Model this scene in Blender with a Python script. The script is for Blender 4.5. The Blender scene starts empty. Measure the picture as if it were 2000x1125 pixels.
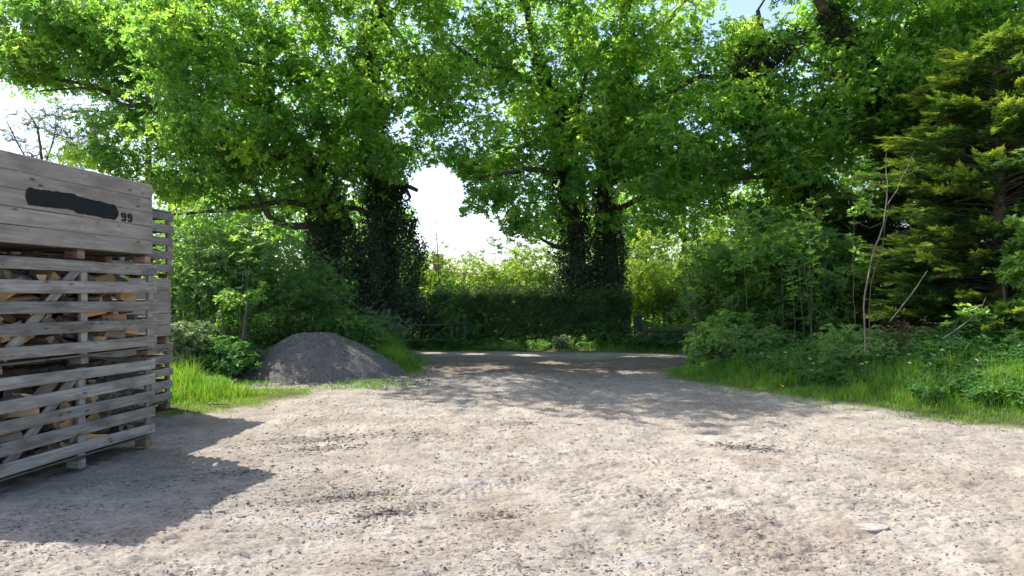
import bpy, math, random, zlib
import numpy as np
from mathutils import Vector

random.seed(7)
RNG = np.random.default_rng(11)
sc = bpy.context.scene
COL = sc.collection
F = 1333.0
CAMH = 1.83
HOR = 576.0


def P(px, py, d):
    """world point standing d metres ahead, from a sight line measured on the photo"""
    return np.array([(px - 1000) / F * d, d, CAMH + (HOR - py) / F * d])


# ------------------------------------------------------------------ tagging
def tag(o, label=None, cat=None, group=None, kind=None):
    if label: o['label'] = label
    if cat: o['category'] = cat
    if group: o['group'] = group
    if kind: o['kind'] = kind
    return o


def empty(name, loc, rz=0.0):
    o = bpy.data.objects.new(name, None)
    o.empty_display_size = 0.2
    COL.objects.link(o)
    o.location = loc
    o.rotation_euler = (0, 0, rz)
    return o


def link(name, me, parent=None, mat=None):
    o = bpy.data.objects.new(name, me)
    COL.objects.link(o)
    if mat is not None and len(me.materials) == 0:
        for m in (mat if isinstance(mat, (list, tuple)) else [mat]):
            me.materials.append(m)
    if parent: o.parent = parent
    return o


def quad_mesh(name, V, nf, k=4, idx=None, smooth=False):
    """V (n,3) ; idx flat loop indices, k verts per face"""
    me = bpy.data.meshes.new(name)
    V = np.ascontiguousarray(V, dtype=np.float32)
    me.vertices.add(len(V))
    me.vertices.foreach_set('co', V.ravel())
    if idx is None: idx = np.arange(nf * k, dtype=np.int32)
    me.loops.add(nf * k)
    me.loops.foreach_set('vertex_index', np.ascontiguousarray(idx, dtype=np.int32).ravel())
    me.polygons.add(nf)
    me.polygons.foreach_set('loop_start', np.arange(0, nf * k, k, dtype=np.int32))
    me.polygons.foreach_set('use_smooth', np.full(nf, smooth))
    me.update(calc_edges=True)
    return me


def py_mesh(name, verts, faces, smooth=False):
    me = bpy.data.meshes.new(name)
    me.from_pydata([tuple(map(float, v)) for v in verts], [], faces)
    if smooth:
        me.polygons.foreach_set('use_smooth', np.full(len(me.polygons), True))
    me.update()
    return me


def set_var(me, var, name='var'):
    a = me.attributes.new(name, 'FLOAT', 'FACE')
    a.data.foreach_set('value', np.ascontiguousarray(var, dtype=np.float32))


def unit(v):
    return v / np.maximum(np.linalg.norm(v, axis=-1, keepdims=True), 1e-9)


# ------------------------------------------------------------------ noise
def _hash(ix, iy, seed):
    n = (ix * 374761393 + iy * 668265263 + seed * 144269) & 0xffffffff
    n = ((n ^ (n >> 13)) * 1274126177) & 0xffffffff
    n = (n ^ (n >> 16)) & 0xffffffff
    return n / 4294967295.0


def vnoise(x, y, seed=0):
    x = np.asarray(x, dtype=np.float64); y = np.asarray(y, dtype=np.float64)
    ix = np.floor(x).astype(np.int64); iy = np.floor(y).astype(np.int64)
    fx = x - ix; fy = y - iy
    fx = fx * fx * (3 - 2 * fx); fy = fy * fy * (3 - 2 * fy)
    a = _hash(ix, iy, seed); b = _hash(ix + 1, iy, seed)
    c = _hash(ix, iy + 1, seed); d = _hash(ix + 1, iy + 1, seed)
    return (a + (b - a) * fx) * (1 - fy) + (c + (d - c) * fx) * fy


def fbm(x, y, seed=0, oct=4, gain=.5):
    s = 0; a = 1; t = 0
    for i in range(oct):
        s = s + a * vnoise(x * 2 ** i + 17.3 * i, y * 2 ** i - 9.1 * i, seed + i); t += a; a *= gain
    return s / t


def sstep(a, b, x):
    t = np.clip((x - a) / (b - a), 0, 1)
    return t * t * (3 - 2 * t)


# ------------------------------------------------------------------ materials
def new_mat(name):
    m = bpy.data.materials.new(name)
    m.use_nodes = True
    nt = m.node_tree
    nt.nodes.clear()
    out = nt.nodes.new('ShaderNodeOutputMaterial')
    return m, nt, nt.nodes, nt.links, out


def ramp(nodes, stops):
    r = nodes.new('ShaderNodeValToRGB')
    el = r.color_ramp.elements
    while len(el) < len(stops): el.new(.5)
    for e, (p, c) in zip(el, stops):
        e.position = p; e.color = (*c, 1) if len(c) == 3 else c
    return r


def leaf_mat(name, stops, trans=1.6, tw=.5, rough=.5, spec=.35, tint=(1.22, 1.1, .65)):
    """leaf: reflecting and letting light through; stops colour the leaves by age / kind"""
    m, nt, N, L, out = new_mat(name)
    at = N.new('ShaderNodeAttribute'); at.attribute_name = 'var'
    r = ramp(N, stops); L.new(at.outputs['Fac'], r.inputs[0])
    pb = N.new('ShaderNodeBsdfPrincipled'); pb.inputs['Roughness'].default_value = rough
    pb.inputs['Specular IOR Level'].default_value = spec
    L.new(r.outputs[0], pb.inputs['Base Color'])
    mul = N.new('ShaderNodeMix'); mul.data_type = 'RGBA'; mul.blend_type = 'MULTIPLY'
    mul.inputs[0].default_value = 1
    L.new(r.outputs[0], mul.inputs[6]); mul.inputs[7].default_value = (trans * tint[0], trans * tint[1], trans * tint[2], 1)
    tr = N.new('ShaderNodeBsdfTranslucent'); L.new(mul.outputs[2], tr.inputs[0])
    mx = N.new('ShaderNodeMixShader'); mx.inputs[0].default_value = tw
    L.new(pb.outputs[0], mx.inputs[1]); L.new(tr.outputs[0], mx.inputs[2])
    L.new(mx.outputs[0], out.inputs[0])
    return m


M = {}
M['oak'] = leaf_mat('oak_leaf', [(0, (.048, .12, .026)), (.4, (.092, .195, .038)), (.8, (.165, .285, .052)), (1, (.26, .35, .065))], 3.1, .58, .42, .5)
M['maple'] = leaf_mat('maple_leaf', [(0, (.042, .105, .03)), (.6, (.088, .175, .042)), (1, (.155, .27, .06))], 2.9, .55, .42, .5)
M['lime'] = leaf_mat('young_leaf', [(0, (.09, .18, .025)), (.6, (.15, .25, .03)), (1, (.24, .31, .04))], 2.0, .5)
M['shrub'] = leaf_mat('shrub_leaf', [(0, (.055, .125, .04)), (.6, (.095, .185, .055)), (1, (.16, .26, .08))], 2.7, .5, .42, .5)
M['pale'] = leaf_mat('pale_leaf', [(0, (.10, .17, .08)), (.6, (.16, .24, .12)), (1, (.24, .32, .18))], 1.3, .35)
M['ivy'] = leaf_mat('ivy_leaf', [(0, (.018, .038, .014)), (.6, (.034, .07, .024)), (1, (.07, .12, .04))], 1.4, .25, .35, .5)
M['hedge'] = leaf_mat('hedge_leaf', [(0, (.034, .078, .024)), (.7, (.066, .135, .036)), (1, (.14, .22, .055))], 2.0, .38, .35, .5)
M['conifer'] = leaf_mat('conifer_spray', [(0, (.025, .065, .024)), (.45, (.055, .12, .032)), (.8, (.105, .18, .038)), (1, (.27, .32, .055))], 1.9, .35, .6, .25, (1.05, 1.1, .4))
M['grass'] = leaf_mat('grass_blade', [(0, (.055, .14, .02)), (.6, (.10, .24, .026)), (.93, (.18, .32, .035)), (1, (.38, .33, .18))], 1.9, .45, .45, .35)
M['nettle'] = leaf_mat('nettle_leaf', [(0, (.04, .12, .03)), (.7, (.075, .19, .045)), (1, (.14, .27, .08))], 1.9, .4, .5, .4)
M['dry'] = leaf_mat('dry_leaf', [(0, (.07, .05, .03)), (.6, (.14, .095, .055)), (1, (.24, .18, .10))], 1.0, .2, .7, .2)
M['white'] = leaf_mat('blossom', [(0, (.5, .52, .42)), (1, (.75, .76, .68))], 1.0, .3, .6, .2)
M['yellow'] = leaf_mat('yellow_petal', [(0, (.7, .5, .02)), (1, (.8, .6, .03))], 1.0, .2, .6, .2)


def bark_mat(name, c0, c1, moss=0.0):
    m, nt, N, L, out = new_mat(name)
    tc = N.new('ShaderNodeTexCoord')
    mp = N.new('ShaderNodeMapping'); mp.inputs['Scale'].default_value = (6, 6, 1.4)
    L.new(tc.outputs['Object'], mp.inputs[0])
    n = N.new('ShaderNodeTexNoise'); n.inputs['Scale'].default_value = 4; n.inputs['Detail'].default_value = 8
    L.new(mp.outputs[0], n.inputs[0])
    r = ramp(N, [(.3, c0), (.7, c1)]); L.new(n.outputs[0], r.inputs[0])
    pb = N.new('ShaderNodeBsdfPrincipled'); pb.inputs['Roughness'].default_value = .9
    pb.inputs['Specular IOR Level'].default_value = .15
    last = r.outputs[0]
    if moss:
        n2 = N.new('ShaderNodeTexNoise'); n2.inputs['Scale'].default_value = 1.7
        L.new(tc.outputs['Object'], n2.inputs[0])
        r2 = ramp(N, [(.5, (0, 0, 0)), (.65, (moss, moss, moss))]); L.new(n2.outputs[0], r2.inputs[0])
        mx = N.new('ShaderNodeMix'); mx.data_type = 'RGBA'
        L.new(r2.outputs[0], mx.inputs[0]); L.new(last, mx.inputs[6]); mx.inputs[7].default_value = (.06, .08, .03, 1)
        last = mx.outputs[2]
    L.new(last, pb.inputs['Base Color'])
    b = N.new('ShaderNodeBump'); b.inputs['Strength'].default_value = .8; b.inputs['Distance'].default_value = .03
    L.new(n.outputs[0], b.inputs['Height']); L.new(b.outputs[0], pb.inputs['Normal'])
    L.new(pb.outputs[0], out.inputs[0])
    return m


M['bark'] = bark_mat('oak_bark', (.05, .04, .03), (.14, .12, .09), .6)
M['twig'] = bark_mat('grey_twig_bark', (.07, .06, .045), (.18, .155, .12), .3)
M['dead'] = bark_mat('pale_dead_wood', (.12, .105, .08), (.28, .25, .20))
M['logbark'] = bark_mat('log_bark', (.05, .04, .035), (.20, .17, .14))


def wood_mat(name, dark, light, stain=(.10, .10, .11), grain=1.0, rough=.85, knots=True, var=.25):
    m, nt, N, L, out = new_mat(name)
    tc = N.new('ShaderNodeTexCoord'); oi = N.new('ShaderNodeObjectInfo')
    off = N.new('ShaderNodeVectorMath'); off.operation = 'SCALE'
    cmb = N.new('ShaderNodeCombineXYZ'); L.new(oi.outputs['Random'], cmb.inputs[0]); L.new(oi.outputs['Random'], cmb.inputs[1]); L.new(oi.outputs['Random'], cmb.inputs[2])
    L.new(cmb.outputs[0], off.inputs[0]); off.inputs['Scale'].default_value = 37
    add = N.new('ShaderNodeVectorMath'); L.new(tc.outputs['Object'], add.inputs[0]); L.new(off.outputs[0], add.inputs[1])
    mp = N.new('ShaderNodeMapping'); mp.inputs['Scale'].default_value = (1.3, 26, 26); L.new(add.outputs[0], mp.inputs[0])
    n1 = N.new('ShaderNodeTexNoise'); n1.inputs['Scale'].default_value = 1.6; n1.inputs['Detail'].default_value = 7; n1.inputs['Roughness'].default_value = .62
    n1.inputs['Distortion'].default_value = .5
    L.new(mp.outputs[0], n1.inputs[0])
    r1 = ramp(N, [(.28, dark), (.55, tuple((a + b) / 2 for a, b in zip(dark, light))), (.75, light)]); L.new(n1.outputs[0], r1.inputs[0])
    # broad weather stains
    mp2 = N.new('ShaderNodeMapping'); mp2.inputs['Scale'].default_value = (2.2, 7, 7); L.new(add.outputs[0], mp2.inputs[0])
    n2 = N.new('ShaderNodeTexNoise'); n2.inputs['Scale'].default_value = 1.2; n2.inputs['Detail'].default_value = 5; L.new(mp2.outputs[0], n2.inputs[0])
    r2 = ramp(N, [(.47, (0, 0, 0)), (.68, (.85, .85, .85))]); L.new(n2.outputs[0], r2.inputs[0])
    mx = N.new('ShaderNodeMix'); mx.data_type = 'RGBA'; L.new(r2.outputs[0], mx.inputs[0]); L.new(r1.outputs[0], mx.inputs[6]); mx.inputs[7].default_value = (*stain, 1)
    last = mx.outputs[2]
    if knots:
        mp3 = N.new('ShaderNodeMapping'); mp3.inputs['Scale'].default_value = (3.4, 9, 9); L.new(add.outputs[0], mp3.inputs[0])
        vo = N.new('ShaderNodeTexVoronoi'); vo.inputs['Scale'].default_value = 1.0; L.new(mp3.outputs[0], vo.inputs[0])
        r3 = ramp(N, [(.06, (.85, .85, .85)), (.17, (0, 0, 0))]); L.new(vo.outputs['Distance'], r3.inputs[0])
        mk = N.new('ShaderNodeMix'); mk.data_type = 'RGBA'; L.new(r3.outputs[0], mk.inputs[0]); L.new(last, mk.inputs[6]); mk.inputs[7].default_value = (.07, .055, .045, 1)
        last = mk.outputs[2]
    hv = N.new('ShaderNodeHueSaturation')
    mr = N.new('ShaderNodeMapRange'); L.new(oi.outputs['Random'], mr.inputs[0]); mr.inputs[3].default_value = 1 - var; mr.inputs[4].default_value = 1 + var
    L.new(mr.outputs[0], hv.inputs['Value']); L.new(last, hv.inputs['Color'])
    pb = N.new('ShaderNodeBsdfPrincipled'); pb.inputs['Roughness'].default_value = rough; pb.inputs['Specular IOR Level'].default_value = .2
    L.new(hv.outputs[0], pb.inputs['Base Color'])
    b = N.new('ShaderNodeBump'); b.inputs['Strength'].default_value = .6 * grain; b.inputs['Distance'].default_value = .006
    L.new(n1.outputs[0], b.inputs['Height']); L.new(b.outputs[0], pb.inputs['Normal'])
    L.new(pb.outputs[0], out.inputs[0])
    return m


M['board'] = wood_mat('weathered_board', (.17, .155, .138), (.43, .395, .35), stain=(.13, .12, .11), var=.24)
M['panelboard'] = wood_mat('weathered_panel_board', (.22, .195, .17), (.43, .385, .34), stain=(.21, .175, .145), var=.08)
M['oldwood'] = wood_mat('dark_damp_wood', (.10, .09, .08), (.22, .20, .175), var=.2)
M['inner'] = wood_mat('pinkish_inner_wood', (.22, .13, .09), (.42, .29, .21), stain=(.16, .10, .08), var=.2)
M['split'] = wood_mat('split_log_wood', (.46, .26, .12), (.74, .47, .25), stain=(.50, .34, .2), knots=False, var=.3)
M['oldsplit'] = wood_mat('greyed_log_wood', (.16, .12, .09), (.36, .28, .21), stain=(.13, .11, .10), knots=False, var=.3)
M['fencewood'] = wood_mat('old_fence_wood', (.045, .045, .035), (.11, .105, .085), stain=(.035, .045, .03))


def plain_mat(name, c, rough=.8, bump=0, scale=40, spec=.2, c2=None):
    m, nt, N, L, out = new_mat(name)
    pb = N.new('ShaderNodeBsdfPrincipled'); pb.inputs['Roughness'].default_value = rough; pb.inputs['Specular IOR Level'].default_value = spec
    tc = N.new('ShaderNodeTexCoord')
    n = N.new('ShaderNodeTexNoise'); n.inputs['Scale'].default_value = scale; n.inputs['Detail'].default_value = 6
    L.new(tc.outputs['Object'], n.inputs[0])
    r = ramp(N, [(.3, c), (.7, c2 or tuple(x * 1.25 for x in c))]); L.new(n.outputs[0], r.inputs[0])
    L.new(r.outputs[0], pb.inputs['Base Color'])
    if bump:
        b = N.new('ShaderNodeBump'); b.inputs['Strength'].default_value = 1; b.inputs['Distance'].default_value = bump
        L.new(n.outputs[0], b.inputs['Height']); L.new(b.outputs[0], pb.inputs['Normal'])
    L.new(pb.outputs[0], out.inputs[0])
    return m


M['paint'] = plain_mat('black_paint', (.007, .009, .011), .7, .002, 60, .25, (.018, .021, .024))
M['stone'] = plain_mat('pale_stone', (.22, .20, .18), .9, .004, 30, .2, (.31, .29, .265))
M['render'] = plain_mat('house_render', (.55, .5, .44), .9, .003, 8)
M['rooftile'] = plain_mat('roof_tile', (.09, .065, .055), .85, .02, 20)
M['brick'] = plain_mat('chimney_brick', (.26, .13, .08), .9, .01, 30)
M['glass'] = plain_mat('dark_window_pane', (.03, .035, .04), .1, 0, 3, .5)
M['nail'] = plain_mat('rusty_nail', (.05, .04, .035), .6, 0, 30)


def ground_mat(name, sc1=1.0):
    m, nt, N, L, out = new_mat(name)
    at = N.new('ShaderNodeAttribute'); at.attribute_name = 'Col'
    tc = N.new('ShaderNodeTexCoord')
    n = N.new('ShaderNodeTexNoise'); n.inputs['Scale'].default_value = 52 * sc1; n.inputs['Detail'].default_value = 9; n.inputs['Roughness'].default_value = .68
    mp = N.new('ShaderNodeMapping'); mp.inputs['Scale'].default_value = (.62, 1.0, 1); L.new(tc.outputs['Object'], mp.inputs[0]); L.new(mp.outputs[0], n.inputs[0])
    r = ramp(N, [(.28, (.46, .43, .40)), (.41, (.86, .84, .82)), (.55, (1.03, 1.02, 1.01)), (.75, (1.25, 1.24, 1.22))])
    L.new(n.outputs[0], r.inputs[0])
    n2 = N.new('ShaderNodeTexNoise'); n2.inputs['Scale'].default_value = 3.1; n2.inputs['Detail'].default_value = 6; L.new(tc.outputs['Object'], n2.inputs[0])
    r2 = ramp(N, [(.35, (.86, .84, .82)), (.65, (1.1, 1.09, 1.08))]); L.new(n2.outputs[0], r2.inputs[0])
    m1 = N.new('ShaderNodeMix'); m1.data_type = 'RGBA'; m1.blend_type = 'MULTIPLY'; m1.inputs[0].default_value = 1
    L.new(at.outputs['Color'], m1.inputs[6]); L.new(r.outputs[0], m1.inputs[7])
    m2 = N.new('ShaderNodeMix'); m2.data_type = 'RGBA'; m2.blend_type = 'MULTIPLY'; m2.inputs[0].default_value = 1
    L.new(m1.outputs[2], m2.inputs[6]); L.new(r2.outputs[0], m2.inputs[7])
    # dark bits of bark and mud crumbs trodden in
    vo = N.new('ShaderNodeTexVoronoi'); vo.inputs['Scale'].default_value = 24 * sc1; L.new(mp.outputs[0], vo.inputs[0])
    wn = N.new('ShaderNodeMath'); wn.operation = 'MULTIPLY_ADD'; L.new(n.outputs[0], wn.inputs[0]); wn.inputs[1].default_value = .45; L.new(vo.outputs['Distance'], wn.inputs[2])
    r3 = ramp(N, [(.28, (.65, .65, .65)), (.34, (0, 0, 0))]); L.new(wn.outputs[0], r3.inputs[0])
    m3 = N.new('ShaderNodeMix'); m3.data_type = 'RGBA'; L.new(r3.outputs[0], m3.inputs[0]); L.new(m2.outputs[2], m3.inputs[6]); m3.inputs[7].default_value = (.085, .07, .058, 1)
    pb = N.new('ShaderNodeBsdfPrincipled'); pb.inputs['Roughness'].default_value = .95; pb.inputs['Specular IOR Level'].default_value = .12
    L.new(m3.outputs[2], pb.inputs['Base Color'])
    b = N.new('ShaderNodeBump'); b.inputs['Strength'].default_value = 1; b.inputs['Distance'].default_value = .015
    L.new(n.outputs[0], b.inputs['Height'])
    L.new(b.outputs[0], pb.inputs['Normal'])
    L.new(pb.outputs[0], out.inputs[0])
    return m


M['ground'] = ground_mat('dry_earth')
M['gravel'] = ground_mat('grey_grit', 1.6)


def clod_mat():
    m, nt, N, L, out = new_mat('earth_clod')
    at = N.new('ShaderNodeAttribute'); at.attribute_name = 'var'
    r = ramp(N, [(0, (.06, .05, .042)), (.35, (.12, .105, .09)), (.75, (.22, .20, .18)), (1, (.42, .40, .38))]); L.new(at.outputs['Fac'], r.inputs[0])
    pb = N.new('ShaderNodeBsdfPrincipled'); pb.inputs['Roughness'].default_value = .95; pb.inputs['Specular IOR Level'].default_value = .1
    L.new(r.outputs[0], pb.inputs['Base Color']); L.new(pb.outputs[0], out.inputs[0])
    return m


M['clod'] = clod_mat()

# ------------------------------------------------------------------ terrain
YARD = np.array([(-60, 8.0), (-14, 9.2), (-8, 9.9), (-5.4, 10.35), (-4.6, 10.7), (-4.2, 11.4), (-3.9, 12.2), (-3.7, 12.9),
                 (-4.4, 13.2), (-5.6, 13.7), (-6.6, 15.3), (-6.0, 16.6), (-4.4, 17.2), (-3.3, 16.5), (-2.6, 15.7), (-2.05, 16.3), (-2.3, 17.6), (-2.9, 19.4),
                 (-5, 19.9), (-14, 21.6), (-60, 30.2), (-60, 34), (-14, 24.8), (-3.5, 22.6), (0, 21.9), (5.3, 20.7), (14, 19.1), (60, 10.6), (60, 6.8),
                 (14, 15.4), (6, 17.3), (4.6, 17.2), (3.8, 16.6), (3.45, 15.6), (3.5, 14.9), (4.3, 13.9), (5.0, 12.5), (5.75, 11.0), (7.0, 9.5), (9.2, 8.2), (14, 7), (60, 4), (60, -70), (-60, -70)])


def yard_sd(x, y):
    """signed distance to the bare-earth outline, positive on bare earth"""
    x = np.asarray(x, float); y = np.asarray(y, float)
    sh = x.shape
    x = x.ravel(); y = y.ravel()
    wob = 1.0
    xs = x + (fbm(x * .9, y * .9, 5, 3) - .5) * .7 * wob + (vnoise(x * 5, y * 5, 9) - .5) * .22
    ys = y + (fbm(x * .9, y * .9, 6, 3) - .5) * .7 * wob + (vnoise(x * 5, y * 5, 19) - .5) * .22
    best = np.full(len(x), 1e9); inside = np.zeros(len(x), bool)
    n = len(YARD)
    for i in range(n):
        x0, y0 = YARD[i]; x1, y1 = YARD[(i + 1) % n]
        dx, dy = x1 - x0, y1 - y0
        t = np.clip(((xs - x0) * dx + (ys - y0) * dy) / (dx * dx + dy * dy), 0, 1)
        best = np.minimum(best, (xs - x0 - t * dx) ** 2 + (ys - y0 - t * dy) ** 2)
        if y0 != y1:
            c = ((y0 > ys) != (y1 > ys)) & (xs < dx * (ys - y0) / dy + x0)
            inside ^= c
    d = np.sqrt(best)
    return np.where(inside, d, -d).reshape(sh)


def lane_c(x): return 21.92 - .19 * x      # far edge of lane
LANEW = 3.0


def rot_patch(x, y, cx, cy, a, rx, ry):
    ca, sa = math.cos(a), math.sin(a)
    u = ((x - cx) * ca + (y - cy) * sa) / rx; v = (-(x - cx) * sa + (y - cy) * ca) / ry
    return np.exp(-(u * u + v * v) * 1.4)


def low_h(x, y):
    sd = yard_sd(x, y)
    g = sstep(.0, 1.6, -sd)
    h = (fbm(x * .45, y * .45, 21, 3) - .5) * .09
    h = h + g * (.05 + .12 * fbm(x * .5, y * .5, 33, 2))
    bank = sstep(4.5, 8.5, x) * sstep(.3, 2.5, -sd) * sstep(30, 14, y) * .35
    h = h + bank
    h = h + .62 * np.exp(-(((x + 4.7) / 1.9) ** 2 + ((y - 18.7) / 1.05) ** 2))
    return h, sd


# dark damp hollows read off the photo: (px, py, radius m, squash, angle)
def gp(px, py):
    d = F * CAMH / (py - HOR)
    return (px - 1000) / F * d, d


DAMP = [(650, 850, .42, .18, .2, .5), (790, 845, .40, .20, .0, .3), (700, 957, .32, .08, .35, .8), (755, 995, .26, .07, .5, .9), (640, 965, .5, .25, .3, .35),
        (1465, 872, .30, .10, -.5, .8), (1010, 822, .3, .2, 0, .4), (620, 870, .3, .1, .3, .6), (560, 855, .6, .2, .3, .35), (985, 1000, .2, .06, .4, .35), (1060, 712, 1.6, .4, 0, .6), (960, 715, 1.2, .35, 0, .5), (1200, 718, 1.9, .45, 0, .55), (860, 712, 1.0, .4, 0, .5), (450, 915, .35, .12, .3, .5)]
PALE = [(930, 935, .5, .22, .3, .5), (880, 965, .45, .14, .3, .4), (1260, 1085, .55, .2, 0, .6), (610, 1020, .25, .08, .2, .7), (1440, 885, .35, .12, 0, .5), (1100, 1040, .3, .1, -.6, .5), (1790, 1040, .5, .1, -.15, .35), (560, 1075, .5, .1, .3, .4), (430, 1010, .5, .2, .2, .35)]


def fine_h(x, y, sd):
    onearth = sstep(-.1, .25, sd)
    r1 = np.abs(fbm(x * 3.0, y * 4.0, 41, 3) - .5) * 2
    r2 = np.abs(vnoise(x * 9 + 1.5 * r1, y * 13, 51) - .5) * 2
    r3 = vnoise(x * 28, y * 34, 61)
    r4 = vnoise(x * 62, y * 62, 71)
    rough = .35 + .9 * fbm(x * .8, y * .8, 81, 3)
    r5 = np.abs(fbm(x * 2.2 + y * .8, y * 7.5 - x * 1.2, 65, 3) - .5) * 2
    r6 = sstep(.55, .8, vnoise(x * 17, y * 21, 66)) * sstep(.4, .65, fbm(x * 2.1, y * 2.1, 67, 3))
    h = onearth * rough * (-.030 * (1 - r1) ** 3 - .016 * (1 - r2) ** 2 + .014 * r3 + .014 * r4 - .026 * (1 - r5) ** 6 + .009 * r6)
    # worn wheel ruts across the yard
    for (x0, y0, x1, y1, w) in ((-3.6, 3.2, 2.4, 9.2, .22), (-1.9, 2.6, 3.8, 8.0, .22), (.6, 3.0, 1.0, 16, .25), (2.2, 3, 2.1, 16, .25), (-2.4, 6.2, 6.5, 9.0, .2)):
        dx, dy = x1 - x0, y1 - y0; l = math.hypot(dx, dy)
        u = ((x - x0) * dx + (y - y0) * dy) / l; v = (-(x - x0) * dy + (y - y0) * dx) / l + .15 * np.sin(u * .8)
        prof = np.exp(-(v / w) ** 4) * sstep(-.2, .5, u) * sstep(l + .2, l - .8, u)
        tread = ((u * 9 + np.abs(v) * 8) % 1 < .42) * fbm(x * 1.3, y * 1.3, 91, 2)
        h = h - onearth * prof * (.012 + .018 * tread * sstep(.38, .55, fbm(x * .7, y * .7, 95, 2)))
    for (px, py, rx, ry, a, s) in DAMP:
        cx, cy = gp(px, py)
        if py > 760:
            h = h - (.022 * s + .03 * s * (vnoise(x * 16, y * 20, 68) - .5)) * rot_patch(x, y, cx, cy, a, rx * 1.3, ry * 1.6)
    return h


def ground_h(x, y):
    x = np.atleast_1d(np.asarray(x, float)); y = np.atleast_1d(np.asarray(y, float))
    h, sd = low_h(x, y)
    return h


def build_ground():
    ys = [-70, -30, -12, -4, 0, 2, 3]
    y = 3.3
    while y < 26:
        ys.append(y)
        y += min(.09, max(.012, .45 * y * y / 1250))
    while y < 900:
        ys.append(y); y *= 1.25
    ys.append(1500)
    ys = np.array(ys)
    xp = list(np.arange(0, 5.2, .0145))
    x = xp[-1]
    while x < 14: x += .0145 + (x - 5) * .012; xp.append(x)
    while x < 1500: x *= 1.4; xp.append(x)
    xp = np.array(xp); xs = np.concatenate([-xp[:0:-1], xp])
    X, Y = np.meshgrid(xs, ys)
    H, SD = low_h(X, Y)
    H = H + fine_h(X, Y, SD)
    far = sstep(40, 200, np.hypot(X, Y)); H = H * (1 - far) + 0 * far
    lane = sstep(lane_c(X) + .1, lane_c(X) - .1, Y) * sstep(lane_c(X) - LANEW - .1, lane_c(X) - LANEW + .1, Y) * (np.abs(X) < 30)
    H = H - .03 * lane
    V = np.stack([X, Y, H], -1).reshape(-1, 3)
    nr, nc = X.shape
    i = np.arange(nr * nc).reshape(nr, nc)
    idx = np.stack([i[:-1, :-1], i[:-1, 1:], i[1:, 1:], i[1:, :-1]], -1).reshape(-1)
    me = quad_mesh('ground', V, (nr - 1) * (nc - 1), 4, idx, smooth=True)
    earth = sstep(-.25, .2, SD)
    A = np.array
    n1 = fbm(X * .55, Y * .55, 101, 4)[..., None]; n2 = fbm(X * 2.3, Y * 2.6, 111, 4)[..., None]
    C = A([.305, .272, .235]) * (1 - n1) + A([.292, .268, .238]) * n1
    C = C * (.78 + .46 * n2)
    # browner where chips and bark are trodden in
    br = sstep(.52, .72, fbm(X * 1.1 + 5, Y * 1.3, 121, 3))[..., None]
    C = C * (1 - br * .35) + A([.22, .17, .13]) * br * .35
    grey = sstep(11.5, 15.5, Y)[..., None]
    C = C * (1 - grey * .55) + A([.19, .183, .175]) * grey * .55
    bk = (sstep(14.8, 16.6, Y + (fbm(X * .6, Y * .6, 151, 3) - .5) * 3) * sstep(20.6, 19.2, Y) * sstep(-7, -3, X) * sstep(9, 5, X) * .8)[..., None]
    C = C * (1 - bk) + A([.17, .132, .104]) * (.7 + .6 * n2) * bk
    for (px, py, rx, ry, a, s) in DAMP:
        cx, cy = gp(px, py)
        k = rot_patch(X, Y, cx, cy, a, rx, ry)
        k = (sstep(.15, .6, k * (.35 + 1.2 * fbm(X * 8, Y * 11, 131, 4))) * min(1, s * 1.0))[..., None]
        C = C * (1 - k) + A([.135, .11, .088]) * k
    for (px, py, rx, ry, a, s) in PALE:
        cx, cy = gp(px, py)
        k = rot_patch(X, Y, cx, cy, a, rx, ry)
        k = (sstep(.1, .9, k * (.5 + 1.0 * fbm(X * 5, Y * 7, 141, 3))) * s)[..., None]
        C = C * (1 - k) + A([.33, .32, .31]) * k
    G = A([.085, .09, .04]) * (.6 + .8 * n2)
    C = C * earth[..., None] + G * (1 - earth[..., None])
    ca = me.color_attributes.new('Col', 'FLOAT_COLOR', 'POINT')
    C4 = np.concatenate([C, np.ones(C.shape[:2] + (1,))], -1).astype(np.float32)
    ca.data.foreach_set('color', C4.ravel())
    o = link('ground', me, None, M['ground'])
    tag(o, 'rutted dry pale earth of the yard', None, None, 'structure')


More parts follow.
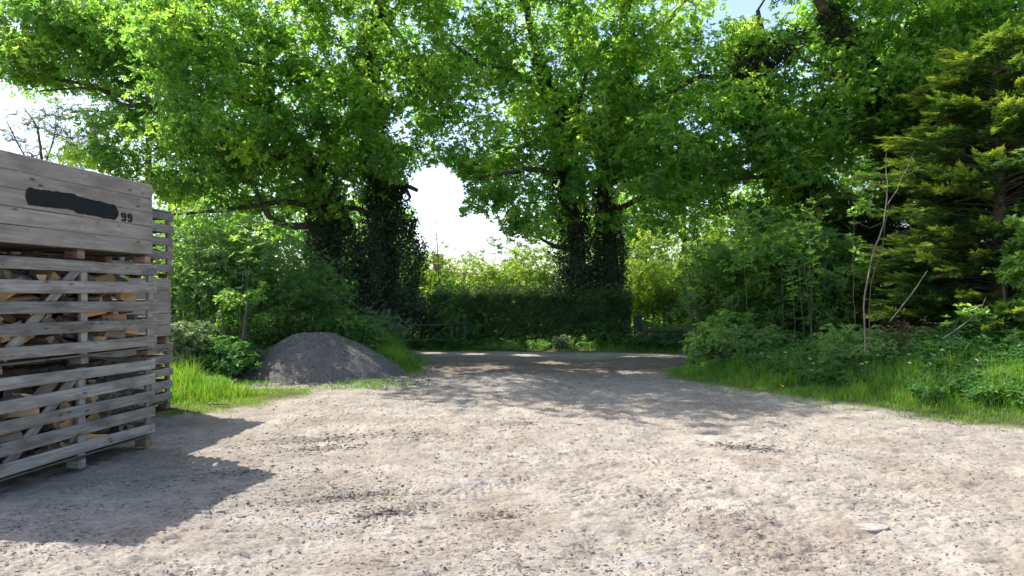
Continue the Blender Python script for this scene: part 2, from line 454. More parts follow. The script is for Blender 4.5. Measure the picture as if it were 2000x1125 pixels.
def build_lane():
    xs = np.arange(-26, 26, .07); t = np.linspace(0, 1, 60)
    X, T = np.meshgrid(xs, t)
    e0 = (fbm(xs * .7, xs * 0, 7, 4) - .5) * 1.8; e1 = (fbm(xs * 1.2, xs * 0 + 9, 8, 3) - .5) * .4
    y1 = lane_c(xs) + .12 + e1; y0 = lane_c(xs) - LANEW - .1 + e0
    Y = y0[None, :] + (y1 - y0)[None, :] * T
    H, SD = low_h(X, Y)
    H = H + .004 + .02 * np.sin(math.pi * np.clip(T, 0, 1)) * .6 + (fbm(X * 3, Y * 5, 77, 3) - .5) * .012
    H = H - .03 * ((T < .03) | (T > .97)) - .022 * sstep(.25, 0, T)
    V = np.stack([X, Y, H], -1).reshape(-1, 3)
    nr, nc = X.shape
    i = np.arange(nr * nc).reshape(nr, nc)
    idx = np.stack([i[:-1, :-1], i[:-1, 1:], i[1:, 1:], i[1:, :-1]], -1).reshape(-1)
    me = quad_mesh('lane', V, (nr - 1) * (nc - 1), 4, idx, True)
    n2 = fbm(X * 1.3, Y * 3.0, 15, 4)[..., None]
    C = np.array([.34, .31, .275]) * (.55 + .8 * n2)  # pale base stands in for dappled sun along the far edge
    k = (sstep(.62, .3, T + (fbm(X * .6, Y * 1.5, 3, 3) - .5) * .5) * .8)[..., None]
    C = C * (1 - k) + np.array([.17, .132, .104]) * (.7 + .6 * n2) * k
    ca = me.color_attributes.new('Col', 'FLOAT_COLOR', 'POINT')
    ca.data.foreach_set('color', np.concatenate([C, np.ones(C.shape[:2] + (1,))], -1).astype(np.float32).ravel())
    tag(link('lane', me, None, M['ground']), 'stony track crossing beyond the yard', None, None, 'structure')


def rocks(name, C, S, var, mat, flat=.6, parent=None, elong=None):
    """small irregular stones: jittered octahedra"""
    n = len(C)
    base = np.array([(1, 0, 0), (0, 1, 0), (-1, 0, 0), (0, -1, 0), (0, 0, 1), (0, 0, -1)], float)
    fc = np.array([(0, 1, 4), (1, 2, 4), (2, 3, 4), (3, 0, 4), (1, 0, 5), (2, 1, 5), (3, 2, 5), (0, 3, 5)])
    V = base[None] * (1 + RNG.uniform(-.35, .35, (n, 6, 1))) + RNG.uniform(-.2, .2, (n, 6, 3))
    if elong is not None: V[..., 0] *= elong[:, None]
    a = RNG.uniform(0, 6.28, n) if elong is None else RNG.normal(.35, .75, n); ca, sa = np.cos(a), np.sin(a)
    x = V[..., 0] * ca[:, None] - V[..., 1] * sa[:, None] * .6
    y = V[..., 0] * sa[:, None] + V[..., 1] * ca[:, None] * .6
    V = np.stack([x, y, V[..., 2] * flat], -1) * S[:, None, None] + C[:, None, :]
    idx = (fc[None] + (np.arange(n) * 6)[:, None, None]).reshape(-1)
    me = quad_mesh(name, V.reshape(-1, 3), n * 8, 3, idx)
    set_var(me, np.repeat(var, 8))
    return link(name, me, parent, mat)


def build_clods():
    n = 105000
    d = 1 / RNG.uniform(1 / 17.0, 1 / 3.9, n)
    x = RNG.uniform(-.80, .80, n) * d
    x = np.where(RNG.random(n) < .25, x * .7 - 1, x)
    h, sd = low_h(x, d)
    keep = (sd > .02) & (fbm(x * 1.6, d * 1.6, 201, 3) + RNG.uniform(-.12, .22, n) > .46)
    keep &= ~((x < -4.3) & (d < 11))
    x, d, h, sd = x[keep], d[keep], h[keep], sd[keep]
    h = h + fine_h(x, d, sd)
    s = .0026 + .012 * RNG.random(len(x)) ** 5
    s = s * (.7 + d * .06)
    vr = np.clip(RNG.normal(.55, .28, len(x)), 0, 1)
    ex = []
    for (px, py, rx, ry, a, st) in DAMP:
        if py < 760: continue
        cx, cy = gp(px, py); m = int(750 * st)
        u = RNG.normal(0, .9, m) * rx; v = RNG.normal(0, 1.1, m) * ry
        ex.append(np.stack([cx + u * math.cos(a) - v * math.sin(a), cy + u * math.sin(a) + v * math.cos(a)], 1))
    ex = np.concatenate(ex); eh, esd = low_h(ex[:, 0], ex[:, 1]); eh = eh + fine_h(ex[:, 0], ex[:, 1], esd)
    x = np.concatenate([x, ex[:, 0]]); d = np.concatenate([d, ex[:, 1]]); h = np.concatenate([h, eh])
    es = (.004 + .016 * RNG.random(len(ex)) ** 3) * (.6 + ex[:, 1] * .06); s = np.concatenate([s, es])
    vr = np.concatenate([vr, np.clip(RNG.normal(.35, .25, len(ex)), 0, 1)])
    el = 1 + 4.5 * RNG.random(len(x)) ** 1.6
    s = s * 1.25 / np.sqrt(el)
    rocks('earth_clods', np.stack([x, d, h + s * .2], -1), s, vr, M['clod'], .4, None, el)
    tag(bpy.data.objects['earth_clods'], 'small earth clods, chips and pebbles strewn over the yard', 'pebbles', None, 'stuff')


# ------------------------------------------------------------------ foliage primitives
def leaves(name, Pp, D, Nn, L, W, var, mat, parent=None, fold=.18):
    D = unit(D)
    S = unit(np.cross(D, Nn)); Nn = np.cross(S, D)
    L = np.asarray(L)[:, None]; W = np.asarray(W)[:, None]
    mid = Pp + D * L * .45
    v = np.stack([Pp, mid + S * W * .5 + Nn * W * fold, Pp + D * L - Nn * L * .08, mid - S * W * .5 + Nn * W * fold], 1)
    me = quad_mesh(name, v.reshape(-1, 3), len(Pp), 4)
    set_var(me, var)
    return link(name, me, parent, mat)


def rosettes(C, U, K, L, W, cvar, beta=(50, 88)):
    """K leaves around each centre C with axis U -> arrays for leaves()"""
    n = len(C)
    U = unit(U)
    ref = np.where(np.abs(U[:, 2:3]) < .9, np.array([[0, 0, 1.]]), np.array([[1., 0, 0]]))
    A = unit(np.cross(U, ref)); B = np.cross(U, A)
    ph = (np.arange(K)[None] * (2 * math.pi / K) + RNG.uniform(0, 6.28, (n, 1)) + RNG.uniform(-.4, .4, (n, K)))
    be = np.radians(RNG.uniform(beta[0], beta[1], (n, K)))
    D = (np.cos(be)[..., None] * U[:, None] + np.sin(be)[..., None] * (np.cos(ph)[..., None] * A[:, None] + np.sin(ph)[..., None] * B[:, None]))
    Nn = U[:, None] + RNG.normal(0, .3, (n, K, 3))
    Pp = C[:, None] + D * .01
    sz = RNG.uniform(.7, 1.25, (n, K))
    var = np.clip(cvar[:, None] + RNG.normal(0, .13, (n, K)), 0, 1)
    return Pp.reshape(-1, 3), D.reshape(-1, 3), Nn.reshape(-1, 3), (L * sz).ravel(), (W * sz).ravel(), var.ravel()


def tubes(paths, sides=6):
    Vs = []; Fs = []; base = 0
    for pts, rad in paths:
        pts = np.asarray(pts, float); rad = np.asarray(rad, float)
        n = len(pts)
        T = np.empty_like(pts); T[1:-1] = pts[2:] - pts[:-2]; T[0] = pts[1] - pts[0]; T[-1] = pts[-1] - pts[-2]
        T = unit(T)
        ref = np.array([.31, .95, .05]) if abs(T[0][2]) > .6 else np.array([0, 0, 1.])
        A = unit(np.cross(T, ref)); B = np.cross(T, A)
        s = sides if rad.max() > .03 else (4 if rad.max() > .012 else 3)
        a = np.arange(s) * 2 * math.pi / s
        R = pts[:, None] + rad[:, None, None] * (np.cos(a)[None, :, None] * A[:, None] + np.sin(a)[None, :, None] * B[:, None])
        Vs.append(R.reshape(-1, 3))
        i = np.arange(n * s).reshape(n, s)
        q = np.stack([i[:-1], np.roll(i, -1, 1)[:-1], np.roll(i, -1, 1)[1:], i[1:]], -1).reshape(-1, 4) + base
        Fs.append(q); base += n * s
    return np.concatenate(Vs), np.concatenate(Fs)


def tube_obj(name, paths, mat, parent=None, sides=6):
    V, Q = tubes(paths, sides)
    me = quad_mesh(name, V, len(Q), 4, Q.ravel(), True)
    return link(name, me, parent, mat)


def smooth_path(pts, rad, step=.35, jit=.0):
    pts = np.asarray(pts, float)
    if np.isscalar(rad): rad = [rad] * len(pts)
    out = []; ro = []
    n = len(pts)
    for i in range(n - 1):
        p0 = pts[max(i - 1, 0)]; p1 = pts[i]; p2 = pts[i + 1]; p3 = pts[min(i + 2, n - 1)]
        k = max(2, int(np.linalg.norm(p2 - p1) / step))
        for j in range(k):
            t = j / k
            out.append(.5 * ((2 * p1) + (-p0 + p2) * t + (2 * p0 - 5 * p1 + 4 * p2 - p3) * t * t + (-p0 + 3 * p1 - 3 * p2 + p3) * t ** 3))
            ro.append(rad[i] * (1 - t) + rad[i + 1] * t)
    out.append(pts[-1]); ro.append(rad[-1])
    out = np.array(out)
    if jit: out[1:-1] += RNG.normal(0, jit, out[1:-1].shape)
    return out, np.array(ro)


# real openings between the crowns (world ellipsoids): centre, radii
def void(px, py, d, rx, rz, ry=7.0):
    c = P(px, py, d); s = d / F
    return (c, np.array([rx * s, ry, rz * s]))


VOIDS = [void(868, 395, 24, 45, 62), void(925, 470, 24, 62, 36), void(845, 360, 24, 38, 30), void(1432, 12, 22, 34, 42), void(1530, 95, 21, 20, 46), void(1435, 378, 22, 26, 22),
         void(130, 235, 24, 135, 45), void(45, 255, 25, 90, 55), void(270, 165, 22, 26, 20), void(575, 200, 22, 13, 10), void(705, 395, 23, 18, 28), void(1000, 265, 23, 16, 11),
         void(1100, 340, 22, 16, 22), void(1655, 330, 21, 30, 24), void(1085, 95, 23, 20, 30), void(905, 20, 23, 26, 22), void(530, 252, 22, 14, 9), void(1600, 180, 22, 22, 26), void(1590, 430, 24, 24, 22), void(1180, 70, 24, 24, 18), void(820, 100, 24, 16, 20)]


# gaps in the crowns that let sun patches down on to the lane
for gx_, gy_ in ((-2.6, 21.7), (-1.2, 21.2), (.4, 20.6), (3.6, 20.2), (4.4, 20.0), (1.0, 18.6), (-.6, 17.2), (2.6, 16.4), (-.2, 22.5), (1.0, 22.3), (2.3, 22.1)):
    for hh_ in np.arange(2.6, 15.5, .75):
        VOIDS.append((np.array([gx_ - .599 * hh_, gy_ + .35 * hh_, hh_]), np.array([.5, .5, .6])))


def free(C, soft=.35, use=None):
    k = np.ones(len(C), bool)
    for c, r in (VOIDS if use is None else use):
        q = (((C - c) / r) ** 2).sum(1) + RNG.normal(0, soft, len(C))
        k &= q > 1
    return k


def tree(name, label, cat, trunks, env, leaf='oak', L=.115, W=.06, K=6, clump=.8, nros=38, flat=.6, bark='bark', voids=True,
         tmin=.012, dense=1.0, twigs=6, group=None, cv=(.5, .2), minz=.05, upb=.6, exp=.42, ivy=None, base=None, rexp=.38):
    global RNG
    RNG = np.random.default_rng(zlib.crc32(label.encode()))
    b = np.array(base) if base is not None else np.array(trunks[0][0][0])
    root = empty(name, (float(b[0]), float(b[1]), 0))
    tag(root, label, cat, group)
    off = np.array([b[0], b[1], 0.])
    paths = []; nodes = []; par = []
    rad = []
    for pts, r in trunks:
        pp, rr = smooth_path(pts, r, .3, .012 if np.max(r) > .06 else .004)
        paths.append((pp, rr))
        for p, q in zip(pp[2:], rr[2:]): nodes.append(p); rad.append(q)
    C = []; R = []
    for e in env:
        c, r, n = e[0], np.array(e[1]), int(e[2] * dense)
        u = unit(RNG.normal(size=(n, 3))) * (RNG.random((n, 1)) ** rexp)
        C.append(np.array(c) + u * r); R.append(np.full(n, clump * (e[3] if len(e) > 3 else 1)))
    C = np.concatenate(C); R = np.concatenate(R) * RNG.uniform(.7, 1.3, len(C))
    k = C[:, 2] > minz
    if voids: k &= free(C, .15)
    C = C[k]; R = R[k]
    nodes = np.array(nodes)
    T0 = nodes.copy()
    d0 = np.array([np.min(((T0 - c) ** 2).sum(1)) for c in C])
    order = np.argsort(d0)
    N = list(nodes); cap = len(C) * 4 + len(N)
    NA = np.zeros((cap, 3)); NA[:len(N)] = nodes; NR = np.zeros(cap); NR[:len(N)] = rad; m = len(N)
    for ci in order:
        c = C[ci]
        dv = NA[:m] - c
        dist = np.sqrt((dv ** 2).sum(1)) + np.maximum(dv[:, 2], -.1) * .8
        j = int(np.argmin(dist)); p0 = NA[j]; r0 = NR[j] * .62
        l = np.linalg.norm(c - p0)
        if l < .05: continue
        r0 = min(max(r0, tmin), .014 + .022 * l)
        m1 = p0 + (c - p0) * .35 + RNG.normal(0, .09 * l, 3) + np.array([0, 0, .06 * l])
        m2 = p0 + (c - p0) * .7 + RNG.normal(0, .07 * l, 3) + np.array([0, 0, .08 * l])
        pp = np.array([p0, m1, m2, c]); rr = np.array([r0, r0 * .85, r0 * .65, r0 * .4])
        paths.append((pp, rr))
        NA[m:m + 3] = pp[1:]; NR[m:m + 3] = rr[1:]; m += 3
    # rosettes
    ns = np.maximum(3, (nros * (R / clump) ** 2).astype(int))
    ci = np.repeat(np.arange(len(C)), ns)
    u = unit(RNG.normal(size=(len(ci), 3)))
    rr = RNG.random((len(ci), 1)) ** .45
    sc_ = np.stack([np.ones(len(C)), np.ones(len(C)), np.full(len(C), flat)], 1) * R[:, None]
    lump = .75 + .5 * RNG.random((len(C), 8))
    RP = C[ci] + u * rr * sc_[ci] * (.8 + .4 * RNG.random((len(ci), 1)))
    U = u * .7 + np.array([0, 0, upb]) + RNG.normal(0, .35, u.shape)
    k = RP[:, 2] > minz * .5
    if voids: k &= free(RP, .12)
    RP, U, ci, rr = RP[k], U[k], ci[k], rr[k]
    cvar = np.clip(RNG.normal(cv[0], cv[1], len(C)), 0, 1)[ci] + RNG.normal(0, .08, len(ci))
    # twigs
    for q in RNG.choice(len(RP), min(len(RP), int(twigs * len(C))), replace=False):
        c = C[ci[q]]; p = RP[q]
        paths.append((np.array([c - [0, 0, .1 * R[ci[q]]], (c + p) / 2 + RNG.normal(0, .05, 3), p]), np.array([tmin * .75, tmin * .55, tmin * .3])))
    tube_obj('trunk', [(a - off, b_) for a, b_ in paths], M[bark], root, 8)
    lv = rosettes(RP - off, U, K, L, W, cvar)
    leaves('crown', *lv, M[leaf], root)
    if ivy:
        for iv in ivy:
            ivy_part(iv, root, off)
    return root


def ivy_part(iv, root, off):
    pts, r, n = iv[0], iv[1], iv[2]
    pp, rr = smooth_path(pts, r, .15)
    i = RNG.integers(0, len(pp) - 1, n)
    t = RNG.random((n, 1))
    c = pp[i] * (1 - t) + pp[i + 1] * t
    T = unit(pp[i + 1] - pp[i])
    a = RNG.normal(size=(n, 3)); a = unit(a - (a * T).sum(1, keepdims=True) * T)
    bul = .32 + 1.35 * fbm(c[:, 2] * 1.9 + np.arctan2(a[:, 1], a[:, 0]) * .9, np.arctan2(a[:, 1], a[:, 0]) * 1.3 + c[:, 0], 301, 3) + np.abs(RNG.normal(0, .16, n))
    q = rr[i][:, None] * bul[:, None] * (.55 + .5 * RNG.random((n, 1)) ** .5)
    p = c + a * q + np.stack([RNG.normal(0, .03, n)] * 3, 1)
    D = a * .7 + np.array([0, 0, -.5]) + RNG.normal(0, .75, (n, 3))
    nn = a + np.array([0, 0, .5]) + RNG.normal(0, .6, (n, 3))
    s = RNG.uniform(.07, .12, n)
    leaves('ivy', p - off, D, nn, s, s * .85, np.clip(RNG.normal(.5, .22, n), 0, 1), M['ivy'], root)


def blades(name, x, y, z, h, w, var, mat, lean=.35, parent=None):
    n = len(x)
    a = RNG.uniform(0, 2 * math.pi, n)
    wd = np.stack([np.cos(a), np.sin(a), np.zeros(n)], 1) * (w / 2)[:, None]
    b = RNG.uniform(0, 2 * math.pi, n); ln = np.abs(RNG.normal(0, lean, n)) * h
    off = np.stack([np.cos(b) * ln, np.sin(b) * ln, np.zeros(n)], 1)
    B = np.stack([x, y, z], 1)
    up = np.stack([np.zeros(n), np.zeros(n), h], 1)
    m_ = B + up * .55 + off * .3; t_ = B + up * (1 - .12 * RNG.random((n, 1))) + off
    V = np.stack([B - wd, B + wd, m_ + wd * .75, m_ - wd * .75, t_ + wd * .12, t_ - wd * .12], 1).reshape(-1, 3)
    i = (np.arange(n) * 6)[:, None, None]
    idx = (np.array([[0, 1, 2, 3], [3, 2, 4, 5]])[None] + i).reshape(-1)
    me = quad_mesh(name, V, 2 * n, 4, idx)
    set_var(me, np.repeat(var, 2))
    return link(name, me, parent, mat)


def grass_region(name, label, xr, yr, n, hfun, w=.007, seed=1, var0=.5, minsd=.02):
    x = RNG.uniform(*xr, n); y = RNG.uniform(*yr, n)
    h0, sd = low_h(x, y)
    cl = fbm(x * 2.2, y * 2.2, seed, 3)
    e = -sd
    h = hfun(x, y, e) * (.12 + 1.6 * cl) * RNG.uniform(.4, 1.35, n)
    k = (e > minsd + RNG.normal(0, .12, n)) & (RNG.random(n) < .35 + 1.1 * cl) & (h > .015)
    k &= ~(((x + 4.55) / 2.1) ** 2 + ((y - 16) / 1.5) ** 2 < .75)
    k &= ~((x < -4.25) & (y < 10.95) & (x > -7.6) & (y > 5.9) & (x < -5.35 + (y - 10.9) * .15))
    x, y, h, h0, cl = x[k], y[k], h[k], h0[k], cl[k]
    var = np.clip(var0 + (cl - .5) * .7 + RNG.normal(0, .16, len(x)), 0, .93)
    var = np.where(RNG.random(len(x)) < .06, 1.0, var)
    o = blades(name, x, y, h0 - .01, h, w * RNG.uniform(.7, 1.4, len(x)), var, M['grass'])
    tag(o, label, 'grass', None, 'stuff')
    return o


def undergrowth(name, label, sampler, n, hfun, L, mat, K=5, seed=3, cat='undergrowth', stuff=True, cv=.5, stems=True):
    x, y = sampler(n)
    h0, sd = low_h(x, y)
    hh = hfun(x, y, -sd) * (.35 + 1.25 * fbm(x * 1.3, y * 1.3, seed, 3))
    k = hh > .05
    x, y, h0, hh = x[k], y[k], h0[k], hh[k]
    t = RNG.random(len(x)) ** .55
    z = h0 + hh * t
    C = np.stack([x, y, z], 1)
    U = np.stack([RNG.normal(0, .35, len(x)), RNG.normal(0, .35, len(x)), np.ones(len(x))], 1)
    cvr = np.clip(fbm(x * 1.8, y * 1.8, seed + 5, 2) + RNG.normal(cv - .5, .15, len(x)), 0, 1)
    lv = rosettes(C, U, K, L, L * .5, cvr, (55, 100))
    o = leaves(name, *lv, M[mat])
    tag(o, label, cat, None, 'stuff' if stuff else None)
    if stems:
        # thin stalks, same object family but their own stuff object
        q = RNG.random(len(x)) < .25
        bl = blades('stem', x[q], y[q], h0[q], (hh * t)[q], np.full(q.sum(), .006), np.full(q.sum(), .1), M[mat], .12, o)
    return o


# ------------------------------------------------------------------ timber crates
def board(name, L, W, T, mat, parent, loc, rot=(0, 0, 0), seed=0, seg=10, warp=.004, lab=None, nail=None):
    """a sawn plank along its local X, width along Z, thickness along Y, slightly warped, with eased edges and chipped ends"""
    r = random.Random(seed)
    e = min(.006, T * .3)
    prof = [(-T / 2 + e, -W / 2), (T / 2 - e, -W / 2), (T / 2, -W / 2 + e), (T / 2, W / 2 - e), (T / 2 - e, W / 2), (-T / 2 + e, W / 2), (-T / 2, W / 2 - e), (-T / 2, -W / 2 + e)]
    V = []; Fc = []
    p1, p2 = r.uniform(0, 6), r.uniform(0, 6)
    for i in range(seg + 1):
        x = -L / 2 + L * i / seg
        bz = warp * math.sin(x * 1.7 + p1); by = warp * .8 * math.sin(x * 2.3 + p2)
        for (y, z) in prof:
            xe = x
            if i in (0, seg): xe += r.uniform(-.003, .003)
            V.append((xe, y + by, z + bz + r.uniform(-.0008, .0008)))
    for i in range(seg):
        for j in range(8):
            a = i * 8 + j; b = i * 8 + (j + 1) % 8
            Fc.append((a, b, b + 8, a + 8))
    Fc.append(tuple(range(7, -1, -1))); Fc.append(tuple(seg * 8 + j for j in range(8)))
    nw = len(Fc)
    for nx in (nail or ()):
        for (dx, dz) in ((-.02, .2), (.022, -.22)):
            b = len(V); rr = .0068; cz = W * dz + warp * math.sin((nx) * 1.7 + p1); yf = -T / 2 + warp * .8 * math.sin((nx) * 2.3 + p2)
            for k in range(6): V.append((nx + dx + rr * math.cos(k * 1.047), yf - .0015, cz + rr * math.sin(k * 1.047)))
            Fc.append(tuple(b + k for k in range(6)))
    me = py_mesh(name, V, Fc)
    if nail:
        me.materials.append(mat); me.materials.append(M['nail'])
        for k in range(nw, len(Fc)): me.polygons[k].material_index = 1
    o = link(name, me, parent, mat)
    o.location = loc; o.rotation_euler = rot
    if lab: o['label'] = lab
    return o


LC, DC = 2.18, 1.25
ALPHA = math.atan2(.989, .148)


def crate(label, loc, z0, zslats, sw, H, kind='slat', seed=0, added_lid=False, rz=ALPHA, group='timber crates in the two stacks'):
    """local x along the long face towards the lane, local y into the crate, z up. Front face at y=0"""
    r = random.Random(seed)
    root = empty('timber_crate', (loc[0], loc[1], z0), rz)
    tag(root, label, 'crate', group)
    T = .022
    b0 = zslats[0] - sw / 2 + (-.02 if kind == 'slat' else .02)           # top of bearers
    # bearers (feet) across the depth
    for i, x in enumerate((.05, LC / 2, LC - .05)):
        for yy in (.10, DC / 2, DC - .10):
            board('foot_block', .15, b0 - .044, .10, M['inner' if i != 1 or kind == 'solid' else 'board'], root, (x, yy, (b0 - .044) / 2), (0, 0, math.pi / 2), seed * 50 + i, 3, .0)
        board('bearer', DC - .06, .018, .10, M['oldwood'], root, (x, DC / 2, b0 - .033), (0, 0, math.pi / 2), seed * 50 + 5 + i, 4, .0)
    # floor boards
    for i in range(7):
        y = .10 + i * (DC - .20) / 6
        board('floor_board', LC - .05, .02, .13, M['oldwood'], root, (LC / 2, y, b0 - .012), (0, 0, 0), seed * 50 + 10 + i, 6, .002)
    if kind == 'slat':
        top = zslats[-1] + sw / 2
        for i, x in enumerate((.04, LC / 2, LC - .04)):
            for yy in (T + .026, DC - T - .026):
                board('post', top - b0, .09, .045, M['board' if yy < .5 else 'inner'], root, (x, yy, (top + b0) / 2), (0, -math.pi / 2, 0), seed * 50 + 20 + i, 5, .001)
        if added_lid:  # unseen cover boards added to block sun leaking past the top slats
            for i in range(8):
                board('added_lid_board', LC + .02, .145, .02, M['board'], root, (LC / 2, .075 + i * (DC - .15) / 7, top + .013), (math.pi / 2, 0, 0), seed * 50 + 90 + i, 6, .002)
        # diagonal brace in the near half, behind the slats
        for yy in (T + .026,):
            x0, zz0, x1, zz1 = .12, b0 + .04, LC / 2 - .05, top - .05
            a = math.atan2(zz1 - zz0, x1 - x0)
            board('brace', math.hypot(x1 - x0, zz1 - zz0), .10, .03, M['board'], root, ((x0 + x1) / 2, yy, (zz0 + zz1) / 2), (0, -a, 0), seed * 50 + 33, 6, .002)
        for i, z in enumerate(zslats):
            o1 = r.uniform(-.012, .012); til = r.uniform(-.006, .006)
            board('slat', LC + .05 + r.uniform(-.02, .03), sw + r.uniform(-.008, .006), T, M['board'], root, (LC / 2 + o1, T / 2, z), (0, til, 0), seed * 50 + 40 + i, 14, .006, None, (.05 - LC / 2, 0, LC / 2 - .05))
            board('slat', LC + .04, sw, T, M['board'], root, (LC / 2, DC - T / 2, z), (0, 0, 0), seed * 50 + 60 + i, 8, .004)
            for xx, sg in ((-.004, 0), (LC + .004, 1)):
                board('end_slat', DC - .10, sw, T, M['board'], root, (xx, DC / 2, z + .012), (0, 0, math.pi / 2), seed * 50 + 80 + i + 9 * sg, 6, .003)
    else:
        top = H
        n = len(zslats)
        for i, z in enumerate(zslats):
            w = sw - .0035 + r.uniform(-.001, .001)
            board('side_board', LC, w, T, M['panelboard'], root, (LC / 2, T / 2, z), (0, 0, 0), seed * 50 + 40 + i, 14, .0015, None, (.05 - LC / 2, 0, LC / 2 - .05))
            board('side_board', LC, w, T, M['panelboard'], root, (LC / 2, DC - T / 2, z), (0, 0, 0), seed * 50 + 60 + i, 8, .0015)
            for xx, sg in ((T / 2, 0), (LC - T / 2, 1)):
                board('end_board', DC - 2 * T - .004, w, T, M['panelboard'], root, (xx, DC / 2, z), (0, 0, math.pi / 2), seed * 50 + 80 + i + 9 * sg, 6, .002)
        for x in (.07, LC - .07):
            for yy in (T + .03, DC - T - .03):
                board('post', zslats[-1] + sw / 2 - b0, .07, .05, M['inner'], root, (x, yy, (zslats[-1] + sw / 2 + b0) / 2), (0, -math.pi / 2, 0), seed * 50 + 22, 5, .001)
    return root


def log_protos():
    res = []
    for k in range(8):
        r = random.Random(900 + k)
        L = r.uniform(.26, .34)
        kind = k % 4
        if kind < 3:      # wedge: two split faces and a bark arc
            R = r.uniform(.085, .12); a0 = r.uniform(50, 95)
            prof = [(0, 0)] + [(R * math.cos(math.radians(a0 * t / 4)) * r.uniform(.93, 1.05), R * math.sin(math.radians(a0 * t / 4)) * r.uniform(.93, 1.05)) for t in range(5)]
            barkedges = {1, 2, 3, 4}
        else:             # half round
            R = r.uniform(.06, .08)
            prof = [(R * math.cos(math.radians(180 * t / 6)), R * math.sin(math.radians(180 * t / 6)) * r.uniform(.9, 1.1)) for t in range(7)]
            barkedges = {0, 1, 2, 3, 4, 5}
        n = len(prof)
        cx = sum(p[0] for p in prof) / n; cy = sum(p[1] for p in prof) / n
        V = []; Fc = []; mi = []
        seg = 4
        for i in range(seg + 1):
            x = -L / 2 + L * i / seg
            for (a, b) in prof:
                j = .005 if 0 < i < seg else .003
                V.append((x + (r.uniform(-.008, .008) if i in (0, seg) else 0), a - cx + r.uniform(-j, j), b - cy + r.uniform(-j, j)))
        for i in range(seg):
            for j in range(n):
                a = i * n + j; b = i * n + (j + 1) % n
                Fc.append((a, b, b + n, a + n)); mi.append(1 if j in barkedges else 0)
        Fc.append(tuple(range(n - 1, -1, -1))); mi.append(0)
        Fc.append(tuple(seg * n + j for j in range(n))); mi.append(0)
        for v in range(2):
            me = py_mesh('firewood_log', V, Fc)
            me.materials.append(M['split'] if v == 0 else M['oldsplit']); me.materials.append(M['logbark'])
            me.polygons.foreach_set('material_index', mi)
            res.append(me)
    return res


LOGS = log_protos()
_first_log = {}


def fill_logs(loc, rz, z0, zb, zt, xr, label, group, seed, rows=2, fresh=.6):
    r = random.Random(seed)
    ca, sa = math.cos(rz), math.sin(rz)
    n = 0
    for row in range(rows):
        y = .155 + row * .21
        z = z0 + zb + .055
        while z < z0 + zt:
            x = xr[0] + r.uniform(.08, .16)
            while x < xr[1] - .08:
                mode = r.random()
                me = LOGS[2 * r.randrange(8) + (0 if r.random() < fresh else 1)]
                o = bpy.data.objects.new('firewood_log', me); COL.objects.link(o)
                if mode < .55:     # lying along the face
                    rx, ry_, rzz = r.uniform(0, 6.28), r.gauss(0, .2), rz + r.gauss(0, .25); adv = .30
                elif mode < .85:   # end towards us
                    rx, ry_, rzz = r.uniform(0, 6.28), r.gauss(0, .15), rz + math.pi / 2 + r.gauss(0, .3); adv = .17
                else:
                    rx, ry_, rzz = r.uniform(0, 6.28), r.uniform(-.8, .8), rz + r.uniform(-.5, .5); adv = .24
                yy = y + (r.uniform(-.02, .03) if mode < .55 or mode > .85 else .07)
                xx = x + adv / 2 - .08
                xx = min(xx, xr[1] - (.18 if mode < .55 or mode > .85 else .08))
                o.location = (loc[0] + ca * xx - sa * yy, loc[1] + sa * xx + ca * yy, min(z + r.uniform(-.02, .02), z0 + zt))
                o.rotation_euler = (rx, ry_, rzz)
                tag(o, label, 'log', group)
                x += adv
                n += 1
            z += .118
    return n


def rest_logs(loc, rz, z0, zb, zt, label, seed, skip, part=False):
    r = np.random.default_rng(seed)
    ca, sa = math.cos(rz), math.sin(rz)
    protos = []
    for me in LOGS:
        co = np.zeros(len(me.vertices) * 3); me.vertices.foreach_get('co', co)
        protos.append((co.reshape(-1, 3), [tuple(p.vertices) for p in me.polygons], [p.material_index for p in me.polygons]))
    V = []; Fc = []; mi = []; b = 0
    for row in range(0 if part else skip, 6):
        y = .155 + row * .175
        z = zb + .055
        while z < zt:
            x = .22
            while x < (LC - .2 if row >= skip else 1.1):
                co, fs, ms_ = protos[r.integers(len(protos))]
                a, c_ = r.uniform(0, 6.28), r.normal(0, .25)
                Rx = np.array([[1, 0, 0], [0, math.cos(a), -math.sin(a)], [0, math.sin(a), math.cos(a)]]); Rz = np.array([[math.cos(c_), -math.sin(c_), 0], [math.sin(c_), math.cos(c_), 0], [0, 0, 1]])
                q = co @ Rx.T @ Rz.T + [x, y + r.uniform(-.02, .02), z]
                V.append(q); Fc += [tuple(k + b for k in f) for f in fs]; mi += ms_; b += len(q)
                x += .27
            z += .112
    V = np.concatenate(V)
    W_ = np.stack([loc[0] + ca * V[:, 0] - sa * V[:, 1], loc[1] + sa * V[:, 0] + ca * V[:, 1], z0 + V[:, 2]], 1)
    me = py_mesh('firewood', W_, Fc)
    me.materials.append(M['oldsplit']); me.materials.append(M['logbark'])
    me.polygons.foreach_set('material_index', mi)
    tag(link('firewood', me), label, 'firewood', None, 'stuff')


